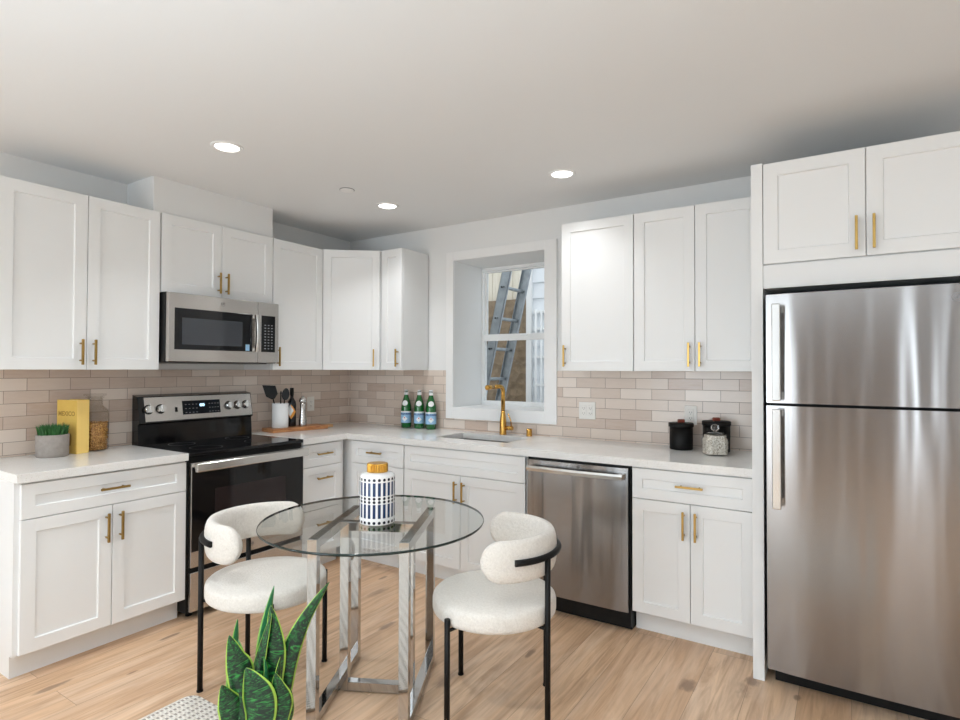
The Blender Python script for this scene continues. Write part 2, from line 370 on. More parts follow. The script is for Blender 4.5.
# ------------------------------------------------------------------ room shell
XR, YR = 5.6, -8.0
S_(MB().box(-.15, XR+.15, YR-.15, .02, -.1, 0).build('floor', M['oak']))
S_(MB().box(-.15, XR+.15, YR-.15, .45, H, H+.1).build('ceiling', M['ceil']))
WX0, WX1, WZ0, WZ1 = 1.127, 1.902, 1.087, 2.21
wb = S_(MB().box(-.15, WX0, 0, .45, -.1, H).box(WX1, XR+.15, 0, .45, -.1, H).box(WX0, WX1, 0, .45, -.1, WZ0).box(WX0, WX1, 0, .45, WZ1, H).build('wall_back', M['wall']))
b = MB().box(.009, 1.06, -.009, 0, .914, 1.3685).box(1.996, 3.31, -.009, 0, .914, 1.3685).box(1.06, 1.996, -.009, 0, .914, 1.0)
b.build('tile_backsplash', M['tile_back'], wb, 'beige glazed tile laid in running bond')
# left wall with a window opening behind the camera
LZ0, LZ1 = .55, 2.15; LW = [(-6.5, -6.06), (-5.27, -4.63)]
b = MB().box(-.15, 0, LW[1][1], 0, -.1, H).box(-.15, 0, LW[0][1], LW[1][0], -.1, H).box(-.15, 0, YR, LW[0][0], -.1, H)
for ya, yb in LW: b.box(-.15, 0, ya, yb, -.1, LZ0).box(-.15, 0, ya, yb, LZ1, H)
wl = S_(b.build('wall_left', M['wall']))
MB().box(0, .009, -2.60, 0, .914, 1.3685).build('tile_backsplash', M['tile_left'], wl, 'beige glazed tile laid in running bond')
S_(MB().box(XR, XR+.15, YR, 0, -.1, H).build('wall_right', M['wall']))
RX = [(.4, 2.3), (4.48, 5.02)]; RZ0, RZ1 = .15, 2.27
b = MB().box(-.15, RX[0][0], YR-.15, YR, -.1, H).box(RX[0][1], RX[1][0], YR-.15, YR, -.1, H).box(RX[1][1], XR+.15, YR-.15, YR, -.1, H)
for x0, x1 in RX: b.box(x0, x1, YR-.15, YR, -.1, RZ0).box(x0, x1, YR-.15, YR, RZ1, H)
S_(b.build('wall_rear', M['wall_taupe']))
def simple_window(name, f, a0, a1, c0, c1, nmull, dep=.1):
    e = bpy.data.objects.new(name, None); COL.objects.link(e); S_(e)
    w_ = .05; b = MB(f); b.box(a0, a0+w_, -dep, -dep+.05, c0, c1).box(a1-w_, a1, -dep, -dep+.05, c0, c1)
    b.box(a0+w_, a1-w_, -dep, -dep+.05, c0, c0+w_).box(a0+w_, a1-w_, -dep, -dep+.05, c1-w_, c1)
    for k in range(1, nmull+1):
        x = a0 + (a1-a0)*k/(nmull+1); b.box(x-.025, x+.025, -dep, -dep+.05, c0+w_, c1-w_)
    b.build('window_frame', M['vinyl'], e)
    return e
simple_window('window_2', Fr((0, YR, 0), (1, 0, 0), (0, 1, 0)), RX[0][0], RX[0][1], RZ0, RZ1, 1)  # unseen opening, added for the rear left fill light
simple_window('window_3', Fr((0, YR, 0), (1, 0, 0), (0, 1, 0)), RX[1][0], RX[1][1], RZ0, RZ1, 0)
for i, (ya, yb) in enumerate(LW): simple_window('window_%d' % (4+i), Fr((0, 0, 0), (0, -1, 0), (1, 0, 0)), -yb, -ya, LZ0, LZ1, 0)
# soffit over the microwave cabinet
S_(MB().box(0, .302, -1.85, -1.035, 2.286, H).build('trim_1', M['wall'], label='boxed soffit above the microwave cabinet'))
# kitchen window
win = bpy.data.objects.new('window_1', None); COL.objects.link(win); S_(win); win.location = (1.51, 0, WZ0)
CX0, CX1, CZ0, CZ1 = 1.06, 1.996, 1.0, 2.277; F = BACK
b = MB(F); b.box(CX0, WX0, 0, .022, CZ0, CZ1, .002).box(WX1, CX1, 0, .022, CZ0, CZ1, .002).box(WX0, WX1, 0, .022, WZ1, CZ1, .002).box(WX0, WX1, 0, .022, CZ0, WZ0, .002)
b.build('casing', M['trim'], win)
b = MB(); y0, y1 = .385, .449
b.box(WX0, WX0+.012, y0, y1, WZ0, WZ1, .002).box(WX1-.012, WX1, y0, y1, WZ0, WZ1, .002).box(WX0+.012, WX1-.012, y0, y1, WZ0, WZ0+.022, .002).box(WX0+.012, WX1-.012, y0, y1, WZ1-.025, WZ1, .002)
b.build('window_frame', M['vinyl'], win)
def sash(z0, z1, y, bt, tp):
    x0, x1 = WX0+.012, WX1-.012; s = .016
    o = MB().box(x0, x0+s, y, y+.025, z0, z1).box(x1-s, x1, y, y+.025, z0, z1).box(x0+s, x1-s, y, y+.025, z0, z0+bt).box(x0+s, x1-s, y, y+.025, z1-tp, z1).build('sash', M['vinyl'], win)
    MB().box(x0+s, x1-s, y+.010, y+.014, z0+bt, z1-tp).build('pane', M['paneglass'], o)
    return o
sash(WZ0+.022, 1.66, .392, .012, .05); sash(1.615, WZ1-.025, .42, .05, .010)
MB().box(1.48, 1.56, .376, .392, 1.642, 1.655, .003).build('sash_lock', M['vinyl'], win)
# ceiling lights
def downlight(x, y, label, power):
    t = thing('ceiling_downlight', label, 'ceiling light', (x, y, H), 0, 'recessed downlights in the ceiling')
    MB().lathe([(.058, -.002), (.060, -.006), (.072, -.006), (.078, -.001), (.078, 0), (.058, 0), (.058, -.002)], (x, y, H), 40).build('trim_ring', M['trim'], t)
    MB().lathe([(0, -.003), (.058, -.003), (.058, -.001), (0, -.001)], (x, y, H), 40).build('diffuser', M['lamp'], t, 'glowing white diffuser')
    l = area('downlight_lamp', (x, y, H-.012), (0, 0, 0), .11, .11, power, (.97, .985, 1), 'DISK'); l.data.spread = math.radians(108)
    l.parent = t; l.location = (0, 0, -.012)
LBL = ['recessed downlight in front of the range wall, largest and nearest the camera', 'recessed downlight nearest the corner, smallest of the three in view', 'recessed downlight in front of the sink window, furthest right']
for i, (x, y) in enumerate(DOWN):
    downlight(x, y, LBL[i] if i < 3 else ['recessed downlight nearest the left wall, just behind the left base cabinet', 'recessed downlight between the glass table and the camera', 'recessed downlight in front of the refrigerator', 'recessed downlight in the living area behind the left end of the kitchen', 'recessed downlight in the living area behind the camera', 'recessed downlight in the living area behind the fridge side', 'recessed downlight near the wide rear window', 'recessed downlight near the narrow rear window'][i-3], DOWN_POWER[i])
t = thing('smoke_detector', 'small white round cover on the ceiling between the two left downlights', 'smoke detector', (1.055, -1.062, H))
MB().lathe([(0, -.010), (.036, -.010), (.042, -.006), (.042, 0), (0, 0)], (1.055, -1.062, H), 32).build('cover', M['trim'], t)
MB().lathe([(.042, -.003), (.046, -.003), (.046, 0), (.042, 0)], (1.055, -1.062, H), 32).build('shadow_ring', M['grey'], t)

# ------------------------------------------------------------------ cabinets
def bevel_mod(o, w_=.0012): return o
def shaker(f, a0, a1, b, c0, c1, name, parent, rail=.057, thick=.020, dep=.009):
    mb = MB(f)
    def rect(i, y): return [mb.v((a, y, c)) for a, c in ((a0+i, c0+i), (a1-i, c0+i), (a1-i, c1-i), (a0+i, c1-i))]
    R = [rect(0, b), rect(0, b+thick-.0015), rect(.0015, b+thick), rect(rail, b+thick), rect(rail+.0035, b+thick-dep)]
    mb.face(R[0])
    for A, B in zip(R, R[1:]):
        for k in range(4): mb.face([A[k], A[(k+1) % 4], B[(k+1) % 4], B[k]])
    mb.face(R[-1])
    return mb.build(name, M['cab'], parent)
def pull(f, a, b, c, L, vert, parent, m='brass'):
    """bar pull centred at a, c"""
    mb = MB(f); h = L/2; s = .0052; o = .032
    if vert:
        mb.box(a-s, a+s, b+o-s, b+o+s, c-h, c+h, .0012)
        for z in (c-h+.022, c+h-.022): mb.tube([(a, b-.0005, z), (a, b+o, z)], .0045, 10)
    else:
        mb.box(a-h, a+h, b+o-s, b+o+s, c-s, c+s, .0012)
        for x in (a-h+.022, a+h-.022): mb.tube([(x, b-.0005, c), (x, b+o, c)], .0045, 10)
    return mb.build('handle', M[m], parent, 'brass bar handle')
G = .0018
def cabinet(name, label, f, a0, a1, depth, c0, c1, cat='cabinet', group=None, body=True, base=(0, 0)):
    p = f((a0+a1)/2, depth/2, c0 if body else 0)
    t = thing(name, label, cat, tuple(p), 0, group)
    return t
def wall_cab(label, f, a0, a1, c0, c1, doors, group='white wall cabinets'):
    """doors: list of (a0, a1, handle_a or None)"""
    t = cabinet('wall_cabinet', label, f, a0, a1, .31, c0, c1, group=group)
    MB(f).box(a0+.0005, a1-.0005, .010 if c0 < 1.5 else .001, .310, c0, c1, .001).build('body', M['cabbody'], t)
    for d0, d1, ha in doors:
        d = shaker(f, d0+G, d1-G, .3105, c0+.001, c1-.001, 'door', t)
        if ha is not None: pull(f, ha, .3305, c0+.022+.07, .132, True, d)
    return t
ZB, ZT = 1.369, 2.284
wall_cab('tall white wall cabinet left of the microwave, above the small potted plant', LEFT, 1.822, 2.575, ZB, ZT, [(2.197, 2.575, 2.227), (1.822, 2.197, 2.167)])
wall_cab('short white wall cabinet directly above the microwave', LEFT, 1.052, 1.816, 1.822, ZT, [(1.434, 1.816, 1.461), (1.052, 1.434, 1.407)])
wall_cab('single-door white wall cabinet just right of the microwave', LEFT, .600, 1.050, ZB, ZT, [(.602, 1.048, 1.013)])
# corner cabinet
t = thing('corner_wall_cabinet', 'white angled corner wall cabinet with one door, where the two walls meet', 'cabinet', (.3, -.3, ZB), 0)
MB().prism([(.010, -.010), (.655, -.010), (.655, -.31), (.31, -.597), (.010, -.597)], ZB, ZT).build('body', M['cabbody'], t)
u = Vector((.655-.31, -.31+.597, 0)); L = u.length
DI = Fr((.31, -.597, 0), u, (u.y, -u.x, 0))
d = shaker(DI, .014, L-.012, .0005, ZB+.001, ZT-.001, 'door', t); pull(DI, L-.055, .0205, ZB+.092, .132, True, d)
wall_cab('narrow white wall cabinet left of the window', BACK, .657, .876, ZB, ZT, [(.672, .876, .845)])
wall_cab('single-door white wall cabinet just right of the window', BACK, 2.173, 2.630, ZB, ZT, [(2.173, 2.630, 2.203)])
wall_cab('double-door white wall cabinet beside the tall fridge panel', BACK, 2.632, 3.308, ZB, ZT, [(2.632, 2.971, 2.943), (2.971, 3.308, 3.000)])

def base_cab(label, f, a0, a1, fronts, group='white base cabinets', toe=(0, 0), h=.8735, hollow=False):
    """fronts: (kind, a0, a1, c0, c1, handle)"""
    t = thing('base_cabinet', label, 'cabinet', tuple(f((a0+a1)/2, .3, 0)), 0, group)
    mb = MB(f)
    if hollow:
        mb.box(a0, a0+.018, .002, .610, .115, h).box(a1-.018, a1, .002, .610, .115, h).box(a0+.018, a1-.018, .002, .610, .115, .133)
        mb.box(a0+.018, a1-.018, .002, .012, .133, h).box(a0+.018, a1-.018, .592, .610, .133, h)
    else: mb.box(a0, a1, .002, .610, .115, h)
    mb.build('body', M['cabbody'], t)
    MB(f).box(a0+toe[0], a1-toe[1], .002, .548, 0, .1148).build('toe_kick', M['cabbody'], t)
    for kind, d0, d1, c0, c1, hd in fronts:
        dr = kind in ('drawer', 'panel')
        d = shaker(f, d0+G, d1-G, .6105, c0+G, c1-G, kind, t, rail=.052 if (c1-c0) < .3 else .057)
        if hd is None: continue
        if dr: pull(f, (d0+d1)/2, .6305, hd, .132, False, d)
        else: pull(f, hd, .6305, c1-.105, .140, True, d)
    return t
ZD = .708
t = base_cab('white base cabinet left of the range, with one wide drawer above two doors', LEFT, 1.823, 2.59, [('drawer', 1.825, 2.572, ZD, .866, .792), ('door', 1.825, 2.198, .117, ZD, 2.165), ('door', 2.198, 2.572, .117, ZD, 2.228)], toe=(0, .012))
base_cab('narrow white stack of three drawers just right of the range', LEFT, .655, 1.040, [('drawer', .690, 1.036, .712, .866, .798), ('drawer', .690, 1.036, .420, .712, .632), ('drawer', .690, 1.036, .117, .420, .320)])
base_cab('white corner base cabinet with one drawer above a single door, behind the vase', BACK, .001, 1.158, [('drawer', .668, 1.156, ZD, .866, .795), ('door', .668, 1.156, .117, ZD, None)])
# keep the corner body out of the left stack: handled by its width from the wall
base_cab('white sink base cabinet under the window, with a false drawer front above two doors', BACK, 1.160, 2.088, [('panel', 1.163, 2.084, ZD, .866, None), ('door', 1.163, 1.622, .117, ZD, 1.593), ('door', 1.622, 2.084, .117, ZD, 1.652)], hollow=True)
base_cab('white base cabinet between dishwasher and fridge panel, with one drawer above two doors', BACK, 2.714, 3.308, [('drawer', 2.717, 3.306, ZD, .866, .795), ('door', 2.717, 3.011, .117, ZD, 2.982), ('door', 3.011, 3.306, .117, ZD, 3.040)])
# fridge surround
t = thing('fridge_surround', 'white fridge surround with tall side panels and an upper two-door cabinet', 'cabinet', (3.74, -.38, 0))
MB().box(3.310, 3.357, -.763, -.010, 0, 2.306, .001).build('side_panel', M['cab'], t)
MB().box(4.135, 4.175, -.763, -.001, 0, 2.306, .001).build('side_panel', M['cab'], t)
MB().box(3.3575, 4.1345, -.742, -.001, 1.845, 2.306).build('body', M['cabbody'], t)
MB().box(3.3575, 4.1345, -.755, -.60, 1.742, 1.8445, .001).build('valance', M['cab'], t)
for d0, d1, ha in ((3.360, 3.740, 3.708), (3.743, 4.132, 3.768)):
    d = shaker(BACK, d0, d1, .7425, 1.851, 2.300, 'door', t); pull(BACK, ha, .7625, 1.944, .140, True, d)

# ------------------------------------------------------------------ worktops and sink
SX0, SX1, SY0, SY1 = 1.30, 1.86, -.46, -.135
t = thing('worktop', 'white quartz worktop running round the corner and past the sink to the fridge', 'worktop', (1.6, -.3, .874))
mb = MB(); z0, z1 = .874, .914; C = .648
for x0, x1, ya, yb in ((.0095, .0095+.0, 0, 0),):
    pass
def slab(mb, pts, hole=None):
    if not hole: mb.prism(pts, z0, z1); return
mb.prism([(.0095, -.0095), (.0095, -1.043), (C, -1.043), (C, -C-.0), (SX0, -C), (SX0, -.0095)], z0, z1)
mb.box(SX1, 3.309, -C, -.0095, z0, z1); mb.box(SX0, SX1, -C, SY0, z0, z1); mb.box(SX0, SX1, SY1, -.0095, z0, z1)
bmesh.ops.remove_doubles(mb.bm, verts=mb.bm.verts[:], dist=.0001)
mb.build('slab', M['quartz'], t)
MB().box(.0095, C, -2.594, -1.824, z0, z1, .002).build('worktop', M['quartz']).update_tag()
o = bpy.data.objects['worktop.001']; tag(o, 'short white quartz worktop left of the range, holding the plant, book and jar', 'worktop')
# sink
t = thing('kitchen_sink', 'stainless steel undermount sink below the window', 'sink', (1.58, -.3, .70))
m_ = M['silver']
mb = MB(); e = .0
def ringrect(i, z): return [mb.v((x, y, z)) for x, y in ((SX0-.012+i, SY0-.012+i), (SX1+.012-i, SY0-.012+i), (SX1+.012-i, SY1+.012-i), (SX0-.012+i, SY1+.012-i))]
R = [ringrect(0, .8735), ringrect(.010, .8735), ringrect(.014, .70), ringrect(.04, .685)]
R2 = [ringrect(0, .872), ringrect(.008, .872), ringrect(.012, .699), ringrect(.04, .683)]
for RR in (R, R2):
    for A, B in zip(RR, RR[1:]):
        for k in range(4): mb.face([A[k], A[(k+1) % 4], B[(k+1) % 4], B[k]])
    mb.face(RR[-1])
for k in range(4): mb.face([R[0][k], R[0][(k+1) % 4], R2[0][(k+1) % 4], R2[0][k]])
mb.build('basin', mat('sink_steel', (.42, .40, .39), .3, 1), t)
MB().lathe([(0, .0), (.04, .0), (.045, .003), (.045, .006), (0, .004)], (1.58, -.28, .684), 24).build('drain', M['chrome'], t)
# faucet
t = thing('kitchen_faucet', 'brushed gold pull-out faucet behind the sink', 'faucet', (1.605, -.075, .914))
fx, fy, fz = 1.605, -.075, .914
MB().lathe([(0, 0), (.026, 0), (.026, .004), (.0245, .006), (.0245, .085), (.022, .11), (.0165, .15), (.0155, .165), (0, .165)], (fx, fy, fz), 28).build('body', M['gold'], t)
pts = [(fx, fy, fz+.16), (fx, fy, fz+.30)]
for k in range(1, 8):
    a = PI/2*k/7; pts.append((fx, fy-.042*(1-math.cos(a)), fz+.30+.042*math.sin(a)))
pts += [(fx-.006, fy-.12, fz+.341)]
MB().tube(pts, .0150, 16).build('spout', M['gold'], t)
MB().tube([(fx-.006, fy-.121, fz+.341), (fx-.010, fy-.20, fz+.338), (fx-.010, fy-.205, fz+.338)], [.0175, .0175, .014], 16).build('spray_head', M['gold'], t)
MB().tube([(fx+.015, fy, fz+.048), (fx+.078, fy, fz+.048)], .015, 16).build('lever_hub', M['gold'], t)
MB().tube([(fx+.068, fy, fz+.048), (fx+.066, fy-.004, fz+.10), (fx+.048, fy-.012, fz+.15)], [.0055, .0045, .004], 8).build('lever', M['gold'], t)
t = thing('air_gap', 'small gold air gap cylinder on the worktop right of the faucet', 'air gap', (1.81, -.065, .914))
MB().lathe([(0, 0), (.022, 0), (.022, .003), (.0195, .004), (.0195, .044), (.017, .052), (0, .052)], (1.81, -.065, .914), 24).build('cap', M['gold'], t)

# ------------------------------------------------------------------ appliances
def logo(f, a, b, c, r, parent, m='grey'):
    mb = MB(f); n = 28
    ro = [mb.v((a+r*math.cos(2*PI*k/n), b, c+r*math.sin(2*PI*k/n))) for k in range(n)]; ri = [mb.v((a+r*.86*math.cos(2*PI*k/n), b, c+r*.86*math.sin(2*PI*k/n))) for k in range(n)]
    for k in range(n): mb.face([ro[k], ro[(k+1) % n], ri[(k+1) % n], ri[k]])
    o = mb.build('badge', M[m], parent, 'round maker badge')
    sgn = 1 if f.u.cross(f.n).z < 0 else -1
    text_mesh('badge_letters', 'GE', r*1.15, M[m], lambda x, y, z: f(a+sgn*x, b+z*.2, c+y), parent, .0003)
    return o
# fridge
t = thing('refrigerator', 'stainless steel top-freezer refrigerator with silver bar handles', 'refrigerator', (3.745, -.45, 0))
fx0, fx1 = 3.375, 4.125
MB().box(fx0+.008, fx1-.008, -.745, -.03, .056, 1.70, .004).build('cabinet', M['black'], t, 'black fridge casing')
MB().box(fx0+.02, fx1-.02, -.72, -.700, 0, .055).build('base_grille', M['black'], t, 'black kick grille')
def slabdoor(f, a0, a1, b0, b1, c0, c1, bow, mt, name, parent, n=10, bev=.004):
    mb = MB(f); row = []
    for k in range(n+1):
        s = k/n; a = a0+(a1-a0)*s; y = b1 - bow*(2*s-1)**2
        if k == 0 or k == n: y -= .004
        row.append((a, y))
    pts = [(a0, b0)] + row + [(a1, b0)]
    mb.prism(pts, c0, c1)
    o = mb.build(name, mt, parent, sharp=25); return o
fd = slabdoor(BACK, fx0, fx1, .752, .832, 1.236, 1.706, .010, M['steel'], 'freezer_door', t)
ld = slabdoor(BACK, fx0, fx1, .752, .832, .088, 1.224, .010, M['steel'], 'fridge_door', t)
for d, c0, c1 in ((fd, 1.247, 1.660), (ld, .790, 1.213)):
    mb = MB(BACK); mb.box(3.402, 3.436, .868, .884, c0, c1, .004)
    for z in (c0+.02, c1-.02): mb.box(3.404, 3.434, .828, .870, z-.016, z+.016, .002)
    mb.build('handle', M['silver'], d, 'satin silver bar handle')
logo(BACK, 4.022, .8275, 1.655, .017, fd, 'legend')
# dishwasher
t = thing('dishwasher', 'stainless steel dishwasher under the worktop with a curved bar handle', 'dishwasher', (2.4, -.33, 0))
MB(BACK).box(2.096, 2.706, .02, .615, .02, .868).build('tub', M['black'], t, 'black tub and frame')
MB(BACK).box(2.100, 2.704, .50, .588, 0, .10).build('toe_panel', M['black'], t, 'black toe panel')
d = slabdoor(BACK, 2.104, 2.700, .616, .650, .106, .858, .004, M['steel'], 'door', t)
mb = MB(BACK); n = 14; rows = []
for k in range(n+1):
    s = k/n; a = 2.122+(2.682-2.122)*s; bow = .690+.012*(1-(2*s-1)**2)
    rows.append([mb.v((a, bow-.012, .798)), mb.v((a, bow, .801)), mb.v((a, bow+.002, .818)), mb.v((a, bow-.002, .829)), mb.v((a, bow-.012, .829))])
for A, B in zip(rows, rows[1:]):
    for k in range(5): mb.face([A[k], A[(k+1) % 5], B[(k+1) % 5], B[k]])
mb.face(rows[0]); mb.face(rows[-1])
mb.box(2.124, 2.150, .648, .684, .801, .826).box(2.654, 2.680, .648, .684, .801, .826)
mb.build('handle', M['silver'], d, 'satin silver bar handle')
logo(BACK, 2.425, .6505, .843, .010, d, 'black')
# range
t = thing('electric_range', 'stainless steel electric range with black glass cooktop and oven door', 'range', (.33, -1.432, 0))
A0, A1 = 1.046, 1.820
MB(LEFT).box(A0, A1, .03, .625, .035, .890).build('body', M['black'], t, 'black side panels')
for a in (A0+.05, A1-.05):
    for b_ in (.08, .57): MB(LEFT).lathe([(0, 0), (.018, 0), (.018, .036), (0, .036)], (a, b_, 0), 12).build('foot', M['black'], t)
MB(LEFT).box(A0, A1, .03, .650, .8905, .912, .004).build('cooktop', M['blackglass'], t, 'black glass cooktop')
for a, b_, r in ((1.24, .22, .075), (1.62, .22, .075), (1.24, .48, .105), (1.62, .48, .09)):
    mb = MB(LEFT); n = 48; ro = [mb.v((a+r*math.cos(2*PI*k/n), b_+r*math.sin(2*PI*k/n), .9124)) for k in range(n)]; ri = [mb.v((a+(r-.002)*math.cos(2*PI*k/n), b_+(r-.002)*math.sin(2*PI*k/n), .9124)) for k in range(n)]
    for k in range(n): mb.face([ro[k], ro[(k+1) % n], ri[(k+1) % n], ri[k]])
    mb.build('burner_ring', M['ring'], t, 'faint printed burner ring')
MB(LEFT).prof([(.03, .912), (.105, .912), (.095, 1.035), (.115, 1.045), (.085, 1.205), (.03, 1.215)], A0, A1).build('backguard', M['blackglass'], t, 'black backguard')
# steel control panel on the slanted face
pa, pc = Vector((.1165, 1.048)), Vector((.0865, 1.203)); dv = (pc-pa).normalized(); nv = Vector((dv.y, -dv.x))
class Slant:
    def __call__(s, a, b, c): q = pa + dv*c + nv*b; return LEFT(a, q.x, q.y)
SL = Slant(); PH = (pc-pa).length
cp = MB(SL).box(A0+.006, A1-.035, 0, .003, .004, PH-.004, .001).build('control_panel', M['steel_lt'], t, 'stainless control panel')
for a in (1.763, 1.690, 1.228, 1.163, 1.098):
    mb = MB(SL); n = 24
    for r0, r1, b0, b1 in ((.030, .029, .003, .006), (.026, .022, .006, .030)):
        A = [mb.v((a+r0*math.cos(2*PI*k/n), b0, PH*.5+r0*math.sin(2*PI*k/n))) for k in range(n)]; B = [mb.v((a+r1*math.cos(2*PI*k/n), b1, PH*.5+r1*math.sin(2*PI*k/n))) for k in range(n)]
        for k in range(n): mb.face([A[k], A[(k+1) % n], B[(k+1) % n], B[k]], 0 if b0 > .004 else 1, True)
        mb.face(B, 0 if b0 > .004 else 1)
    mb.box(a-.004, a+.004, .028, .038, PH*.5-.022, PH*.5+.022, .001)
    mb.build('knob', [M['silver'], M['black']], cp, 'silver burner knob')
MB(SL).box(1.292, 1.552, .003, .0045, .035, PH-.035, .0005).build('display', M['display'], cp, 'black glass display')
text_mesh('display_digits', '00', .026, M['digits'], lambda x, y, z: SL(1.42-x*1.3, .005+z, PH*.5+.012+y), cp, .0003)
for i in range(4):
    for j in range(3):
        for q in (0, 1):
            a = 1.530-.024*i if q == 0 else 1.308+.020*i
            MB(SL).box(a-.005, a+.005, .0045, .0050, .045+.026*j, .048+.026*j).build('button', M['legend'], cp)
MB(SL).box(1.585, 1.600, .003, .006, .055, .085, .001).build('vent_button', M['black'], cp)
# oven door
d = MB(LEFT).box(A0+.004, A1-.008, .6255, .655, .285, .858, .003).build('oven_door', M['steel_lt'], t, 'oven door with stainless lower band')
MB(LEFT).box(A0+.006, A1-.010, .6552, .658, .372, .835, .001).build('door_glass', M['blackglass'], d, 'black oven door glass')
MB(LEFT).box(A0+.145, A1-.145, .6582, .6588, .45, .70, .0002).build('oven_window', M['ovenglass'], d, 'tinted oven window')
mb = MB(LEFT); mb.box(A0+.004, A1-.006, .690, .714, .812, .860, .006, seg=3)
for a in (A0+.03, A1-.032): mb.box(a-.014, a+.014, .654, .692, .826, .852, .002)
mb.build('handle', M['silver'], d, 'wide satin silver handle')
logo(LEFT, 1.432, .6557, .328, .014, d)
MB(LEFT).box(A0, A1, .56, .632, .862, .8895, .002).build('front_lip', M['black'], t)
MB(LEFT).box(A0+.006, A1-.008, .6255, .655, .045, .258, .003).build('storage_drawer', M['steel_lt'], t, 'stainless storage drawer')
# microwave
t = thing('microwave_oven', 'stainless steel over-the-range microwave under the short wall cabinet', 'microwave', (.2, -1.434, 1.413))
B0, B1, MZ0, MZ1 = 1.054, 1.814, 1.413, 1.8205
MB(LEFT).box(B0, B1, .012, .372, MZ0, MZ1, .003).build('casing', M['black'], t, 'black microwave casing')
MB(LEFT).box(B0+.05, B1-.05, .08, .34, MZ0-.006, MZ0-.0005, .001).build('vent_grille', M['grey'], t)
d = MB(LEFT).box(1.2185, B1-.004, .3725, .402, MZ0+.004, MZ1-.003, .003).build('door', M['steel_lt'], t, 'stainless microwave door')
MB(LEFT).box(1.262, B1-.040, .4022, .4045, MZ0+.075, MZ1-.090, .001).build('door_glass', M['blackglass'], d, 'black door glass')
MB(LEFT).box(1.335, B1-.082, .4046, .4054, MZ0+.105, MZ1-.145, .0003).build('viewing_screen', M['mwglass'], d, 'grey viewing screen')
MB(LEFT).box(1.283, 1.312, .4046, .4054, MZ0+.080, MZ0+.120, .0003).build('energy_sticker', M['label_blue'], d, 'small blue sticker')
mb = MB(LEFT); n = 12; rows = []
for k in range(n+1):
    s = k/n; z = MZ0+.075+(MZ1-MZ0-.165)*s; q = .428+.012*(1-(2*s-1)**2)
    rows.append([mb.v((a, y, z)) for a, y in ((1.226, q-.014), (1.226, q), (1.231, q+.004), (1.247, q+.004), (1.252, q), (1.252, q-.014))])
for A, B in zip(rows, rows[1:]):
    for k in range(6): mb.face([A[k], A[(k+1) % 6], B[(k+1) % 6], B[k]])
mb.face(rows[0]); mb.face(rows[-1])
mb.box(1.228, 1.250, .400, .424, MZ0+.078, MZ0+.10).box(1.228, 1.250, .400, .424, MZ1-.115, MZ1-.093)
mb.build('handle', M['silver'], d, 'vertical satin handle')
logo(LEFT, 1.47, .4024, MZ1-.042, .014, d)
cp = MB(LEFT).box(B0+.002, 1.2165, .3725, .402, MZ0+.004, MZ1-.003, .003).build('control_panel', M['steel_lt'], t, 'stainless control side')
MB(LEFT).box(1.085, 1.192, .4022, .4040, MZ0+.075, MZ1-.090, .001).build('keypad', M['blackglass'], cp, 'black keypad')
mb = MB(LEFT)
for j in range(9):
    for i in range(3):
        a = 1.112+.026*i; z = MZ0+.095+.0195*j; mb.box(a-.006, a+.006, .4040, .4045, z, z+.0055)
mb.build('key_legends', M['legend'], cp)

# ------------------------------------------------------------------ outlets
def outlet(f, a, c, n, label, w0=.070):
    t = thing('power_outlet', label, 'outlet', tuple(f(a, .009, c)), 0, 'outlets on the tiled backsplash')
    W = w0 if n == 1 else .116
    MB(f).box(a-W/2, a+W/2, .0092, .0145, c-.057, c+.057, .002).build('cover_plate', M['plate'], t)
    for k in range(n):
        ac = a + (k-(n-1)/2)*.046
        r = MB(f).box(ac-.017, ac+.017, .0146, .0165, c-.034, c+.034, .002).build('receptacle', M['plate'], t)
        mb = MB(f)
        for z in (c+.017, c-.017):
            mb.box(ac-.0075, ac-.0055, .0166, .0169, z-.004, z+.005).box(ac+.0055, ac+.0075, .0166, .0169, z-.004, z+.005).box(ac-.0018, ac+.0018, .0166, .0169, z-.0115, z-.008)
        mb.build('slots', M['slot'], r)
outlet(BACK, 2.216, 1.105, 2, 'double-width white outlet plate on the tile right of the window')
outlet(BACK, 2.877, 1.105, 1, 'single white outlet on the tile behind the two black canisters')
outlet(LEFT, .437, 1.094, 1, 'single white outlet on the tile behind the pepper mill')

# ------------------------------------------------------------------ worktop objects (left)
ZC = .9142
t = thing('potted_grass', 'small green grass plant in a round grey concrete pot on the left worktop', 'potted plant', (.160, -2.280, ZC))
c0 = (.160, -2.280, ZC)
MB().lathe([(0, 0), (.067, 0), (.071, .004), (.073, .112), (.071, .115), (.065, .115), (.063, .092), (0, .092)], c0, 36).build('pot', M['concrete'], t, 'grey concrete pot')
MB().lathe([(0, .0925), (.062, .0925), (.0, .098)], c0, 20).build('soil', M['soil'], t)
mb = MB()
for k in range(900):
    a = random.random()*2*PI; r = .060*math.sqrt(random.random()); x, y = c0[0]+r*math.cos(a), c0[1]+r*math.sin(a)
    lean = .12*r/.058+random.uniform(-.12, .12); h = random.uniform(.050, .082); w_ = .0022
    dx, dy = math.cos(a)*lean*h, math.sin(a)*lean*h; q = random.random()*PI; wx, wy = w_*math.cos(q), w_*math.sin(q)
    z = ZC+.092; p = [mb.v((x-wx, y-wy, z)), mb.v((x+wx, y+wy, z)), mb.v((x+wx+dx*.5, y+wy+dy*.5, z+h*.6)), mb.v((x-wx+dx*.5, y-wy+dy*.5, z+h*.6)), mb.v((x+dx*1.3, y+dy*1.3, z+h))]
    mb.face(p[:4]); mb.face([p[3], p[2], p[4]])
mb.build('grass', M['grass'], t, 'dense short green blades', recalc=False)['kind'] = 'stuff'
